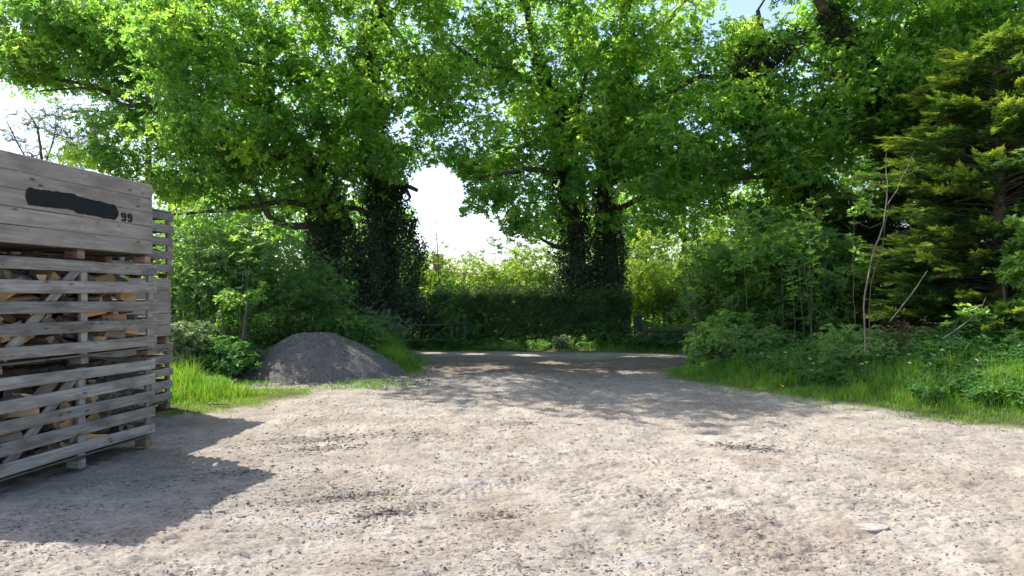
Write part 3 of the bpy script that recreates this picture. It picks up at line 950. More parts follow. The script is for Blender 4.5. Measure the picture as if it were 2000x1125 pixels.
def place_crates():
    u = np.array([.148, .989])
    FAR1 = np.array([-4.36, 8.30]); N1 = FAR1 - u * LC
    FAR2 = np.array([-5.46, 10.95]); N2 = FAR2 - u * LC
    bs = [.155 + .06 + .196 * i for i in range(5)]
    ms = [.12 + .06 + .212 * i for i in range(5)]
    # near stack
    crate('weathered slatted crate of firewood on the ground at the bottom of the near stack', N1, 0.0, bs, .122, 1.06, 'slat', 1)
    crate('slatted firewood crate in the middle of the near stack, under the solid crate painted 99', N1 + u * .03, 1.10, ms, .122, 1.1, 'slat', 2)
    ts = [.10 + .0855 + .169 * i for i in range(5)]
    top = crate('solid-sided grey plank crate marked 99 beside a black paint smear, topmost of the near stack', N1 - u * .02 , 2.215, ts, .169, .95, 'solid', 3)
    # rear stack
    crate('weathered slatted crate on the grass edge at the bottom of the rear stack', N2, 0.0, bs, .125, 1.06, 'slat', 4, rz=ALPHA)
    crate('closely boarded grey crate in the middle of the rear stack, behind the near one', N2 + u * -.02, 1.08, [.10 + .09 + .18 * i for i in range(5)], .18, 1.1, 'solid', 5)
    crate('slatted crate with orange split logs showing, topmost of the rear stack', N2 + u * .02, 2.10, [.10 + .06 + .205 * i for i in range(5)], .122, 1.1, 'slat', 6, True)
    fill_logs(N1, ALPHA, 0, .17, .90, (.06, LC - .08), 'split firewood log piled inside the bottom slatted crate of the near stack', 'firewood in the bottom crate of the near stack', 31)
    fill_logs(N1 + u * .03, ALPHA, 1.10, .14, .93, (.06, LC - .08), 'split firewood log piled inside the middle slatted crate of the near stack', 'firewood in the middle crate of the near stack', 32)
    fill_logs(N2, ALPHA, 0, .17, .88, (1.2, LC - .08), 'split firewood log piled inside the bottom crate of the rear stack', 'firewood in the bottom crate of the rear stack', 33, 1, .2)
    fill_logs(N2 + u * .02, ALPHA, 2.10, .14, .9, (1.2, LC - .08), 'bright split firewood log inside the topmost crate of the rear stack', 'firewood in the top crate of the rear stack', 34, 1, .9)

    for k_, (nn, dz, lo, hi, wh) in enumerate(((N1, 0, .17, 1.1, 'bottom crate of the near stack'), (N1 + u * .03, 1.10, .14, 1.12, 'middle crate of the near stack'), (N2, 0, .17, 1.08, 'bottom crate of the rear stack'), (N2 + u * .02, 2.10, .14, 1.02, 'top crate of the rear stack'),
            (N1 - u * .02, 2.215, .12, .80, 'closed top crate of the near stack, unseen and added to block light'), (N2, 1.08, .12, .9, 'closed middle crate of the rear stack'))):
        rest_logs(nn, ALPHA, dz, lo, hi, 'heaped firewood filling the back of the ' + wh, 50 + k_, 2 if k_ < 2 else 1, k_ >= 2)  # closed top crate's fill is unseen, added to block light between its boards

    # painted smear and number on the top crate's face (front plane y = 0, we look at -y side)
    def xloc(px):
        # where the sight line crosses the crate face, in crate x
        n = N1 - u * .02
        a = (px - 1000) / F
        t = (a * n[1] - n[0]) / (u[0] - a * u[1])
        return t
    r = random.Random(5)
    xa, xb = xloc(49), xloc(231)
    zc = 2.765 - 2.215; hh = .085
    V = []; Fc = []
    n = 90
    for i in range(n + 1):
        t = i / n; x = xa + (xb - xa) * t
        endr = min(1, (t / .03)) ** .5 * min(1, ((1 - t) / .05)) ** .5 if 0 < t < 1 else .15
        w = (fbm(np.array(x * 9), np.array(.3), 400, 3) - .5) * .03; w2 = (fbm(np.array(x * 8), np.array(7.3), 410, 3) - .5) * .03
        ht = hh * endr + float(w) + r.uniform(-.003, .003); hb = hh * endr + float(w2) + r.uniform(-.003, .003)
        zm = zc + .012 * math.sin(t * 4) + (.012 if t < .5 else -.004)
        for k in range(7):
            V.append((x, -.0035 - .0012 * (k % 2), zm - hb + (ht + hb) * k / 6))
    for i in range(n):
        for k in range(6):
            a = i * 7 + k
            Fc.append((a, a + 7, a + 8, a + 1))
    link('paint_smear', py_mesh('paint_smear', V, Fc), top, M['paint'])['label'] = 'long black brushed paint smear'

    # stencilled 99
    def nine(x0, z0, w, h, st):
        V = []; Fc = []
        def arc(cx, cz, rx, rz, a0, a1, k=14):
            b = len(V)
            for i in range(k + 1):
                a = math.radians(a0 + (a1 - a0) * i / k)
                V.append((cx + math.cos(a) * rx, -.004, cz + math.sin(a) * rz)); V.append((cx + math.cos(a) * (rx - st), -.004, cz + math.sin(a) * (rz - st)))
            for i in range(k):
                Fc.append((b + 2 * i, b + 2 * i + 2, b + 2 * i + 3, b + 2 * i + 1))
        cx = x0 + w / 2
        arc(cx, z0 + h * .68, w / 2, h * .32, 98, 262)     # left half of the bowl
        arc(cx, z0 + h * .68, w / 2, h * .32, -82, 82)     # right half (stencil bridges between)
        b = len(V)                                          # stem
        xr_ = x0 + w
        for p in ((xr_ - st, z0 + h * .30), (xr_, z0 + h * .30), (xr_, z0 + h * .64), (xr_ - st * .9, z0 + h * .45)): V.append((p[0], -.0045, p[1]))
        Fc.append((b, b + 1, b + 2, b + 3))
        arc(cx, z0 + h * .30, w / 2, h * .30, -80, 0)
        arc(cx, z0 + h * .30, w / 2, h * .30, -165, -98)
        return V, Fc
    xs0 = xloc(236); xs1 = xloc(258)
    w = (xs1 - xs0) * .46
    zz = 2.72 - 2.215
    for x0 in (xs0, xs1 - w):
        V, Fc = nine(x0, zz - .055, w, .108, .030)
        link('painted_digit', py_mesh('painted_digit', V, Fc), top, M['paint'])['label'] = 'black stencilled 9'


# ------------------------------------------------------------------ gravel mound
def mound_h(x, y):
    cx, cy = -4.62, 16.0
    dx = x - cx; dy = y - cy
    rx = np.where(dx < 0, 1.8, 2.05)
    rr = np.sqrt((dx / rx) ** 2 + (dy / 1.55) ** 2)
    rr = rr * (1 + (fbm(np.arctan2(dy, dx) * 1.2 + 9, rr * .5, 501, 3) - .5) * .14)
    t = np.clip(1.04 - rr, -.2, 1)
    h = np.where(t > 0, 1.14 * (1 - np.sqrt((1 - t) ** 2 * .84 + .16)) / (1 - math.sqrt(.16)) , t * .5)
    h = np.where(rr > .72, h * 1 + .0, h)
    return h * .83 + sstep(.0, .2, h) * ((fbm(x * 2.2, y * 2.2, 511, 4) - .5) * .10)


def build_mound():
    xs = np.arange(-7.2, -1.6, .03); ys = np.arange(13.8, 18.2, .03)
    X, Y = np.meshgrid(xs, ys)
    H = mound_h(X, Y) + (vnoise(X * 22, Y * 22, 5) - .5) * .02 + (vnoise(X * 50, Y * 50, 6) - .5) * .012
    G = ground_h(X.ravel(), Y.ravel()).reshape(X.shape)
    Z = np.maximum(H, -.12) + G + .005
    V = np.stack([X, Y, Z], -1).reshape(-1, 3)
    nr, nc = X.shape
    i = np.arange(nr * nc).reshape(nr, nc)
    q = np.stack([i[:-1, :-1], i[:-1, 1:], i[1:, 1:], i[1:, :-1]], -1).reshape(-1, 4)
    q = q[(H.ravel()[q] > -.04).any(1)]
    u, inv = np.unique(q, return_inverse=True)
    me = quad_mesh('heap', V[u], len(q), 4, inv.ravel(), True)
    n = fbm(X * 1.5, Y * 1.5, 9, 4)[..., None]
    C = np.array([.155, .145, .138]) * (.75 + .5 * n)
    C = np.concatenate([C, np.ones(C.shape[:2] + (1,))], -1).reshape(-1, 4)[u]
    me.color_attributes.new('Col', 'FLOAT_COLOR', 'POINT').data.foreach_set('color', C.astype(np.float32).ravel())
    root = empty('gravel_mound', (-4.5, 16, 0)); tag(root, 'rounded heap of grey gravel at the edge of the yard, grass around its foot', 'gravel heap')
    o = link('heap', me, root, M['gravel']); o.location = (4.5, -16, 0)
    m = 16000
    x = RNG.uniform(-7.2, -1.7, m); y = RNG.uniform(13.6, 18, m); h = mound_h(x, y)
    k = (h > -.03) | ((h > -.16) & (RNG.random(m) < .35)); h = np.maximum(h, -.01); x, y, h = x[k], y[k], h[k]
    s = .006 + .02 * RNG.random(len(x)) ** 3
    c = np.stack([x + 4.5, y - 16, h + ground_h(x, y) + .012], 1)
    st = rocks('loose_gravel', c, s, np.clip(RNG.normal(.5, .18, len(x)), 0, 1), M['clod'], .7, root)
    st['kind'] = 'stuff'


# ------------------------------------------------------------------ conifer
def conifer(label, x, y, H, R, n, seed, name='conifer', cvm=.55, az=None, zr=(.04, .97)):
    rg = np.random.default_rng(seed)
    root = empty(name, (x, y, 0)); tag(root, label, 'tree', 'conifers at the right of the yard')
    paths = [smooth_path([(0, 0, 0), (.05, .03, H * .5), (0, 0, H * .96)], [.2, .12, .02], .5)]
    fP = []; fD = []; fN = []; fS = []; fV = []
    for b in range(n):
        t = rg.uniform(*zr)
        z = H * t
        a = rg.uniform(0, 2 * math.pi) if az is None else rg.uniform(*az)
        lump = .62 + .75 * float(vnoise(np.array(a * 1.8), np.array(z * 1.1), seed))
        Rr = R * (1 - t) ** .55 * (.55 + .45 * min(1, t * 6)) * lump
        Lb = max(.35, Rr)
        dirh = np.array([math.cos(a), math.sin(a), 0])
        rise = rg.uniform(-.05, .25) + .5 * t
        pts = []
        for k in range(6):
            s = k / 5
            pts.append(np.array([0, 0, z]) + dirh * Lb * s + np.array([0, 0, Lb * (rise * s - .28 * s * s + .12 * s ** 4)]))
        pts = np.array(pts)
        paths.append((pts, np.linspace(.022, .004, 6)))
        side = np.cross(dirh, [0, 0, 1])
        nf = int(5 + Lb * 5.5)
        bv = rg.normal(cvm, .12)
        for q in range(nf):
            s = .35 + .65 * (q + rg.random()) / nf
            i = min(4, int(s * 5)); f = s * 5 - i
            p = pts[i] * (1 - f) + pts[i + 1] * f
            sg = rg.choice([-1, 1])
            sp = rg.uniform(.3, 1.0) * (1.15 - s)
            D = unit(dirh * (1 - .3 * sp) + side * sg * sp * 1.6 + np.array([0, 0, rg.uniform(-.25, .35)]))
            fP.append(p + rg.normal(0, .04, 3)); fD.append(D); fN.append(unit(np.array([0, 0, 1.]) + rg.normal(0, .3, 3)))
            fS.append(rg.uniform(.28, .62)); fV.append(bv + rg.normal(0, .1) + .25 * (s > .85))
    fP = np.array(fP); fD = np.array(fD); fN = np.array(fN); fS = np.array(fS); fV = np.array(fV)
    S = unit(np.cross(fD, fN)); fN = np.cross(S, fD)
    LP = []; LD = []; LN = []; LL = []; LW = []; LV = []
    ns = 13
    for k in range(ns):
        t = (k + .5) / ns
        for sg in (-1, 1):
            ax = fP + fD * (fS * t)[:, None] + fN * (fS * (.10 * t - .28 * t * t + .16 * t ** 3))[:, None]
            LP.append(ax); LD.append(unit(fD + S * sg * (.95 - .45 * t) + fN * rg.normal(0, .22, (len(fP), 1))))
            LN.append(fN + rg.normal(0, .25, fN.shape)); l = fS * .42 * (1 - t) ** .7 + .035
            LL.append(l); LW.append(np.full(len(fP), .026) + l * .06); LV.append(fV + (t > .6) * .12)
    LP.append(fP + fD * (fS * .8)[:, None]); LD.append(fD + fN * .25); LN.append(fN); LL.append(fS * .3 + .03); LW.append(np.full(len(fP), .02)); LV.append(fV + .2)
    tube_obj('trunk', paths, M['bark'], root, 7)
    leaves('crown', np.concatenate(LP), np.concatenate(LD), np.concatenate(LN), np.concatenate(LL), np.concatenate(LW), np.clip(np.concatenate(LV) + RNG.normal(0, .08, sum(map(len, LP))), 0, 1), M['conifer'], root, .1)
    return root


# ------------------------------------------------------------------ hedge
def hedge(label, x0, x1, yf, depth, H, n, mat='hedge', L=.075):
    root = empty('hedge', ((x0 + x1) / 2, float(yf((x0 + x1) / 2)), 0)); tag(root, label, 'hedge')
    off = np.array([root.location[0], root.location[1], 0])
    x = RNG.uniform(x0, x1, n)
    face = RNG.random(n)
    bul = (fbm(x * 1.0, x * 0 + 2, 601, 3) - .5) * .9
    Ht = H + (fbm(x * .8, x * 0 + 5, 611, 4) - .5) * .55 + (vnoise(x * 5, x * 0, 612) - .5) * .12
    t = RNG.random(n)
    z = np.where(face < .72, Ht * t ** .9, Ht - np.abs(RNG.normal(0, .08, n)) + .04 + (RNG.random(n) ** 7) * .45)
    bz = (fbm(x * 2, z * 2, 621, 3) - .5) * .7
    dep = np.abs(RNG.normal(0, .12, n))
    yy = np.where(face < .72, dep - bz - bul, RNG.random(n) * depth)
    back = RNG.random(n) < .15
    yy = np.where(back, depth - dep, yy)
    y = yf(x) + yy
    C = np.stack([x, y, np.maximum(z, .03)], 1) - off
    nf = np.where((face < .72)[:, None], np.array([[0, -1., .3]]), np.array([[0, -.1, 1.]])) + RNG.normal(0, .45, (n, 3))
    D = RNG.normal(0, .6, (n, 3)) + np.array([0, -.4, -.1])
    s = RNG.uniform(.75, 1.3, n) * L
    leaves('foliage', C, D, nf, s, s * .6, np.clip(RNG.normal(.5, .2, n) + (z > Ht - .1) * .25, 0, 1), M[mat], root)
    paths = []
    for i in range(int((x1 - x0) * 5)):
        xx = random.uniform(x0, x1); b = np.array([xx, float(yf(xx)) + depth * random.uniform(.25, .75), 0]) - off
        for k in range(3):
            t_ = b + np.array([random.uniform(-.4, .4), random.uniform(-.4, .3), H * random.uniform(.7, .98)])
            paths.append((np.array([b, (b + t_) / 2 + RNG.normal(0, .06, 3), t_]), np.array([.025, .016, .006])))
    tube_obj('stems', paths, M['bark'], root, 5)
    return root


# ================================================================== BUILD
build_ground()
build_lane()
build_clods()
place_crates()
build_mound()

# ---- big oaks
A1 = [P(648, 665, 25), P(636, 560, 25), P(628, 470, 25), P(640, 390, 24.8), P(610, 320, 24.5), P(560, 240, 24.2)]
A2 = [P(745, 665, 25.2), P(742, 560, 25), P(738, 470, 25), P(745, 380, 25), P(735, 290, 25), P(715, 200, 25), P(722, 110, 25), P(745, 30, 25), P(775, -120, 25), P(770, -260, 25)]
oakA_limbs = [
    (A1, [.42, .36, .33, .30, .22, .16]), (A2, [.42, .36, .33, .3, .28, .26, .24, .21, .13, .06]),
    ([P(628, 440, 25), P(560, 440, 24), P(525, 420, 23.5), P(500, 370, 23)], [.14, .12, .1, .06]),
    ([P(640, 415, 25), P(560, 395, 24), P(440, 410, 23.5), P(330, 420, 23)], [.12, .10, .07, .03]),
    ([P(560, 240, 24.2), P(470, 180, 23), P(420, 110, 22), P(380, 60, 21)], [.15, .12, .08, .04]),
    ([P(715, 200, 25), P(640, 150, 24), P(560, 135, 23), P(430, 110, 22)], [.16, .15, .1, .05]),
    ([P(610, 320, 24.5), P(520, 300, 23.5), P(420, 280, 22.5), P(300, 290, 22)], [.15, .12, .08, .03]),
    ([P(420, 280, 22.5), P(330, 210, 23), P(240, 205, 23), P(190, 170, 23), P(90, 150, 23), P(20, 120, 23)], [.11, .08, .075, .06, .045, .02]),
    ([P(300, 250, 22.5), P(255, 200, 23), P(180, 172, 23), P(75, 178, 23)], [.07, .06, .045, .02]),
    ([P(240, 190, 23), P(260, 150, 23), P(240, 100, 23), P(180, 60, 23)], [.06, .05, .04, .02]),
    ([P(745, 30, 25), P(700, -60, 23), P(640, -150, 20), P(560, -220, 18)], [.17, .13, .09, .05]),
    ([P(745, 60, 25), P(820, -40, 23), P(900, -140, 21)], [.15, .11, .06]),
    ([P(740, 400, 25), P(770, 372, 25), P(790, 362, 25), P(815, 372, 24.8)], [.12, .10, .09, .07]),
    ([P(790, 365, 25), P(800, 385, 24.9), P(795, 392, 24.8)], [.08, .06, .03]),
    ([P(738, 430, 25), P(690, 405, 25), P(650, 412, 25)], [.11, .10, .10]),
]
oakA_env = [
    (P(520, 150, 23.6), (6.2, 3.5, 3.4), 330), (P(330, 70, 22), (4.2, 3.2, 2.6), 130), (P(730, 130, 25), (3.6, 4, 4.4), 210), (P(560, 330, 24.3), (4.6, 2.6, 1.9), 160),
    (P(330, 310, 23), (3.2, 2.2, 1.6), 80), (P(120, 60, 23), (3.8, 2.0, 2.2), 85), (P(40, 200, 23.5), (1.6, 1.5, 1.2), 20), (P(30, 110, 22.5), (1.4, 1.4, 1.4), 18),
    ((-5.2, 19.4, 13.2), (5.4, 4.6, 2.4), 120, 1.3), ((-2.0, 19.4, 13.0), (4.4, 4.6, 2.2), 95, 1.3), ((-8.4, 18.8, 6.4), (1.5, 1.3, 1.5), 30), ((-9.0, 18.6, 8.6), (1.6, 1.4, 1.6), 30), (P(800, 300, 23.5), (1.3, 2, 1.6), 26), (P(230, 120, 23), (3.2, 2, 1.6), 45), (P(60, 30, 22.5), (2.6, 1.6, 1.3), 34), (P(10, 150, 22), (.9, 1.2, 1.0), 12), (P(700, 320, 23.2), (2.2, 1.2, 1.4), 26)]
tree('ivy_clad_oak', 'spreading oak with ivy-clad trunks behind the gravel heap', 'tree', oakA_limbs, oakA_env,
     clump=.74, nros=33, dense=.84, L=.134, W=.078, group='oaks beyond the lane', cv=(.40, .27),
     ivy=[(A1[:5], [.52, .5, .48, .45, .3], 13000), (A2[:8], [.6, .6, .52, .46, .42, .4, .36, .26], 18000),
          ([P(775, 620, 25.2), P(785, 520, 25.2), P(772, 430, 25.1), P(752, 380, 25)], [.72, .66, .5, .28], 11000), ([P(690, 640, 25), P(685, 520, 25), P(660, 430, 25)], [.7, .5, .3], 8000),
          ([P(740, 400, 25), P(790, 362, 25)], [.2, .14], 1000)])

B1 = [P(1135, 672, 24.6), P(1132, 560, 24.6), P(1122, 450, 24.6), P(1103, 330, 24.5), P(1098, 250, 24.4), P(1075, 190, 24.2), P(1050, 110, 24), P(1030, 20, 23.8), P(1010, -110, 23.5)]
B2 = [P(1192, 672, 24.8), P(1193, 560, 24.8), P(1190, 460, 24.8), P(1178, 360, 24.8), P(1205, 230, 24.8), P(1222, 140, 24.6), P(1218, 40, 24.4), P(1240, -80, 24), P(1250, -220, 24)]
oakB_limbs = [
    (B1, [.36, .32, .28, .24, .2, .18, .15, .12, .06]), (B2, [.34, .3, .27, .24, .2, .18, .16, .12, .05]),
    ([P(1100, 300, 24.4), P(1130, 200, 24), P(1150, 120, 23.5)], [.13, .1, .05]),
    ([P(1120, 480, 24.6), P(1085, 483, 24), P(1050, 462, 23.5)], [.10, .08, .04]),
    ([P(1103, 350, 24.5), P(1040, 330, 23.5), P(980, 340, 22.5), P(920, 350, 22)], [.12, .09, .06, .03]),
    ([P(1075, 190, 24.2), P(1000, 140, 23), P(930, 120, 22), P(880, 80, 21.5)], [.11, .09, .06, .03]),
    ([P(1185, 420, 24.8), P(1260, 385, 24), P(1330, 370, 23), P(1400, 340, 22)], [.12, .10, .07, .03]),
    ([P(1205, 230, 24.8), P(1290, 190, 23.6), P(1370, 150, 22.6), P(1440, 160, 22)], [.13, .11, .08, .04]),
    ([P(1222, 140, 24.6), P(1290, 60, 23.5), P(1340, 0, 22.5)], [.11, .08, .05]),
    ([P(1030, 20, 23.8), P(980, -100, 20), P(930, -200, 17.5)], [.14, .1, .05]),
    ([P(1218, 40, 24.4), P(1260, -110, 20.5), P(1300, -240, 18)], [.14, .1, .05]),
]
oakB_env = [
    (P(1080, 130, 24.2), (4.6, 3.4, 3.6), 270), (P(1290, 170, 24), (4.0, 3.2, 3.8), 220), (P(1000, 290, 23.6), (2.9, 2.2, 2.2), 90), (P(1260, 340, 23.6), (3.6, 2.2, 1.9), 120),
    (P(1350, 300, 21.5), (2.2, 2.0, 2.2), 70), (P(980, 410, 22.5), (1.6, 1.4, .8), 20), (P(1060, 410, 24.2), (1.2, 1.2, .8), 14), (P(960, 450, 22.8), (1.1, 1.0, .5), 12), (P(900, 330, 22.5), (.9, 1.2, .8), 12), (P(900, 130, 22.3), (2.2, 2.2, 2.6), 70),
    (P(1120, -180, 20.0), (6.0, 4.4, 2.2), 120, 1.15), (P(1380, -150, 20), (3.6, 4.0, 2.0), 36, 1.15), (P(1040, 445, 22.6), (.8, 1.0, .5), 7)]
tree('ivy_clad_oak', 'oak with two close ivy-covered trunks rising from the dark hedge', 'tree', oakB_limbs, oakB_env,
     clump=.70, nros=32, dense=.82, L=.132, W=.077, group='oaks beyond the lane', cv=(.56, .27),
     ivy=[(B1[:7], [.8, .66, .62, .42, .3, .22, .15], 17000), (B2[:6], [.62, .5, .42, .32, .24, .18], 14000), ([P(1150, 670, 24.8), P(1150, 610, 24.8), P(1125, 520, 24.7)], [.8, .6, .3], 4000)])

C1 = [P(1800, 700, 20.5), P(1790, 560, 20.5), P(1735, 480, 20.6), P(1655, 432, 20.8), P(1590, 385, 21), P(1530, 335, 21), P(1480, 270, 21), P(1465, 200, 21), P(1490, 110, 21), P(1480, 20, 21)]
C2 = [P(1885, 700, 20), P(1880, 560, 20), P(1870, 440, 20), P(1850, 350, 20), P(1790, 240, 19.8), P(1720, 170, 19.5), P(1660, 95, 19.2), P(1610, 20, 19), P(1560, -90, 18.8)]
C3 = [P(1870, 440, 20), P(1860, 250, 20), P(1835, 100, 20), P(1860, -60, 20), P(1850, -200, 20)]
oakC_limbs = [(C1, [.34, .3, .27, .24, .22, .2, .18, .16, .13, .06]), (C2, [.4, .36, .33, .3, .26, .23, .2, .16, .08]), (C3, [.3, .28, .25, .2, .1]),
              ([P(1720, 170, 19.5), P(1640, 150, 19.5), P(1560, 110, 20)], [.12, .08, .04]), ([P(1790, 240, 19.8), P(1700, 235, 20), P(1600, 225, 20.3), P(1560, 215, 20.5)], [.14, .11, .08, .05]),
              ([P(1835, 100, 20), P(1920, 30, 19), P(2040, 0, 18)], [.15, .1, .05]), ([P(1850, 350, 20), P(1960, 250, 19), P(2080, 180, 18)], [.15, .1, .05]),
              ([P(1530, 335, 21), P(1480, 345, 21), P(1410, 350, 21.3)], [.09, .07, .04])]
oakC_env = [(P(1500, 210, 19.8), (1.5, .9, 2.3), 26), (P(1620, 330, 19.6), (1.7, .9, 1.2), 22), (P(1760, 190, 18.6), (1.8, .9, 1.8), 24), (P(1880, 160, 18.2), (2.0, .9, 1.8), 24), (P(1640, 120, 20.5), (2.0, 2.4, 2.6), 55), (P(1720, 40, 19.5), (2.6, 2.6, 2.4), 80), (P(1860, 70, 20), (2.8, 2.6, 3.0), 120), (P(2020, 100, 18.5), (2.6, 2.6, 3.0), 90), (P(1560, 300, 21.3), (2.2, 1.8, 1.6), 60),
            (P(1660, 290, 21), (2.0, 1.8, 1.7), 55), (P(1480, 150, 21.3), (1.2, 1.6, 2.4), 40), (P(1600, 10, 20), (1.4, 1.8, 1.2), 22), (P(1470, 380, 21.5), (1.2, 1.4, .9), 18), (P(1560, 420, 21.5), (1.6, 1.5, .9), 26), (P(1760, -150, 18), (4.2, 3.6, 2.0), 60, 1.15), (P(2080, 260, 18.5), (2.2, 2, 2), 40)]
tree('ivy_clad_oak', 'leaning oak with thick ivy-wrapped limbs, standing behind the conifers', 'tree', oakC_limbs, oakC_env,
     clump=.68, nros=32, dense=.95, L=.126, W=.074, group='oaks beyond the lane', cv=(.56, .27),
     ivy=[(C1[1:9], [.55, .55, .45, .42, .36, .34, .36, .38], 13000), (C2[:8], [.6, .55, .5, .45, .38, .34, .3, .2], 13000), (C3, [.5, .45, .4, .3, .2], 9000), ([P(1500, 130, 21), P(1490, 80, 21)], [.8, .7], 4000),
          ([P(1790, 240, 19.8), P(1600, 225, 20.3)], [.35, .3], 3500)])

# ---- thin trees at the far left
tree('bare_ash', 'thin nearly leafless tree above the plank crate against the white sky', 'tree',
     [([P(100, 700, 30), P(92, 420, 30), P(85, 330, 30), P(72, 250, 30), P(48, 212, 30)], [.12, .09, .06, .045, .02]),
      ([P(92, 420, 30), P(120, 330, 30), P(130, 270, 30)], [.06, .04, .02]), ([P(88, 360, 30), P(40, 290, 30), P(10, 230, 30)], [.05, .03, .015]), ([P(85, 330, 30), P(105, 270, 30), P(110, 215, 30)], [.045, .03, .012])],
     [(P(85, 290, 30), (3.0, 1.6, 2.0), 60), (P(0, 330, 30), (1.6, 1.4, 1.0), 18), (P(150, 250, 30), (2.4, 1.4, 1.6), 40)], leaf='pale', clump=.65, nros=12, L=.08, W=.04, twigs=11, tmin=.016, voids=False, bark='twig', cv=(.6, .2))
tree('slender_tree', 'slender pale-stemmed tree seen through the oak limbs at upper left', 'tree',
     [([P(290, 700, 31), P(290, 330, 31), P(288, 170, 31), P(292, 100, 31)], [.16, .13, .09, .04]), ([P(290, 250, 31), P(272, 170, 31), P(265, 120, 31)], [.08, .06, .03]), ([P(290, 230, 31), P(310, 160, 31), P(312, 110, 31)], [.07, .05, .03])],
     [(P(280, 150, 31), (3.4, 2, 2.6), 60), (P(220, 280, 31), (3.0, 2, 2.2), 45)], leaf='lime', clump=.8, nros=10, L=.11, W=.06, voids=False, bark='twig', cv=(.7, .2))

# ---- shrub belt at the left, between crates and heap
SH = 'shrubs along the left of the yard'


def shrub(name, label, px, py_top, d, hw, leaf, n, group, L=.09, clump=.42, nros=26, cv=(.5, .2), cat='bush', depth=1.2, lift=.5, stems=5, bark='twig', K=5, W=None, voids=False, zlow=.1):
    c = P(px, py_top, d); H = c[2] * .96; x = c[0]
    tr = []
    for i in range(stems):
        a = random.uniform(-1, 1); b = random.uniform(-1, 1)
        bx = x + a * hw * .35; by = d + b * .3
        tr.append(([np.array([bx, by, -.05]), np.array([bx + a * hw * .15, by + b * .2, H * .35]), np.array([bx + a * hw * .4, by + b * depth * .4, H * .75])], [.035 + .006 * H, .028 + .004 * H, .014]))
    cz = H * (zlow + 1) / 2
    return tree(name, label, cat, tr, [((x, d, cz), (hw, depth, H * (1 - zlow) / 2), n * .82), ((x, d, cz * 1.12), (hw * 1.3, depth, H * (1 - zlow) / 2 * 1.12), max(3, n * .34), .55)], leaf=leaf, L=L, W=W or L * .55, K=K, clump=clump, nros=nros, twigs=3, bark=bark, voids=voids,
                tmin=.008, group=group, cv=cv, minz=.08, base=(x, d, 0), upb=.8, rexp=.6)


shrub('hazel_bush', 'dense dark hazel bush directly behind the rear crate stack', 385, 400, 17.0, 1.4, 'shrub', 95, SH, .10, .5)
shrub('elder_bush', 'blue-green elder bush just right of the rear crate stack, tallest of the left shrubs', 480, 430, 17.6, 1.4, 'shrub', 105, SH, .10, .5, cv=(.65, .2))
shrub('maple_sapling', 'leafy maple sapling with thin pale stems left of the gravel heap', 468, 535, 15.6, .5, 'maple', 26, SH, .12, .24, nros=15, cat='sapling', lift=1, stems=3, cv=(.6, .2), depth=.5, zlow=.3)
shrub('hawthorn_bush', 'dark hawthorn bush left behind the gravel heap', 575, 470, 19.2, 1.7, 'shrub', 110, SH, .09, .5, cv=(.4, .2))
shrub('bramble_bush', 'low bramble bush filling the gap behind the top of the gravel heap', 650, 590, 18.8, 1.5, 'shrub', 60, SH, .08, .42, cv=(.55, .2))
shrub('laurel_bush', 'grey-green bush at the lane edge right of the gravel heap', 735, 600, 19.5, .9, 'pale', 42, SH, .07, .4, cv=(.12, .15))
shrub('elder_bush', 'bright leafy elder low beside the rear crate stack, above the tall grass', 355, 620, 14.2, .55, 'pale', 30, SH, .09, .32, cv=(.35, .2), depth=.6)
shrub('nettle_clump', 'tall green nettle clump between the lit grass and the maple sapling', 410, 660, 14.6, .9, 'nettle', 42, SH, .10, .32, cv=(.7, .2), depth=.7, bark='twig', stems=7, cat='plant')
shrub('dark_bush', 'small reddish dark bush at the left foot of the gravel heap', 470, 680, 15.2, .5, 'shrub', 16, SH, .07, .28, cv=(.15, .15), depth=.5)
shrub('holly_bush', 'almost black holly bush under the twin-trunk oak', 800, 560, 23.8, 1.3, 'ivy', 90, SH, .09, .45, depth=.9)
shrub('laurel_bush', 'blue-green laurel bush behind the wire and rail fence', 890, 590, 23.6, 1.1, 'shrub', 70, SH, .10, .42, cv=(.5, .2), depth=.6)

# ---- right belt
RB = 'shrubs along the right of the yard'
shrub('maple_bush', 'large maple bush with broad fresh leaves left of the bare saplings', 1500, 400, 17.5, 1.7, 'maple', 150, RB, .14, .5, nros=22, cv=(.6, .2))
shrub('maple_bush', 'tall maple thicket behind the bare saplings beside the conifer', 1610, 440, 17.0, 1.2, 'maple', 100, RB, .13, .5, nros=22, cv=(.4, .2))
shrub('hazel_bush', 'hazel bush overhanging the lane mouth on the right', 1400, 470, 18.8, 1.2, 'maple', 85, RB, .11, .48, cv=(.5, .2))
shrub('young_maple', 'low bright maple shoots at the corner of the right verge', 1395, 610, 16.6, .7, 'maple', 34, RB, .13, .34, cv=(.85, .15), depth=.6)
shrub('hawthorn_bush', 'sunlit yellow-green hawthorn beyond the lane, right of the twin ivy trunks', 1300, 500, 25.5, 1.9, 'lime', 120, RB, .10, .5, cv=(.35, .2))
shrub('hawthorn_bush', 'shaded brown-stemmed thicket beyond the lane behind the right rail fence', 1390, 560, 24.5, 1.6, 'shrub', 70, RB, .08, .45, cv=(.5, .25), stems=14)
shrub('bramble_bush', 'sprawling bramble at the foot of the maple bushes', 1460, 640, 15.8, 1.4, 'shrub', 60, RB, .08, .34, cv=(.7, .2), depth=.7)
shrub('bramble_bush', 'bramble mound with dead brown stems around the bare saplings', 1690, 640, 13.6, 1.1, 'shrub', 55, RB, .08, .34, cv=(.75, .2), depth=.8, stems=12)
shrub('elder_bush', 'young elder standing in front of the dark conifer on the right', 1930, 650, 12.6, 1.1, 'nettle', 46, RB, .11, .3, cv=(.85, .15), depth=.5)
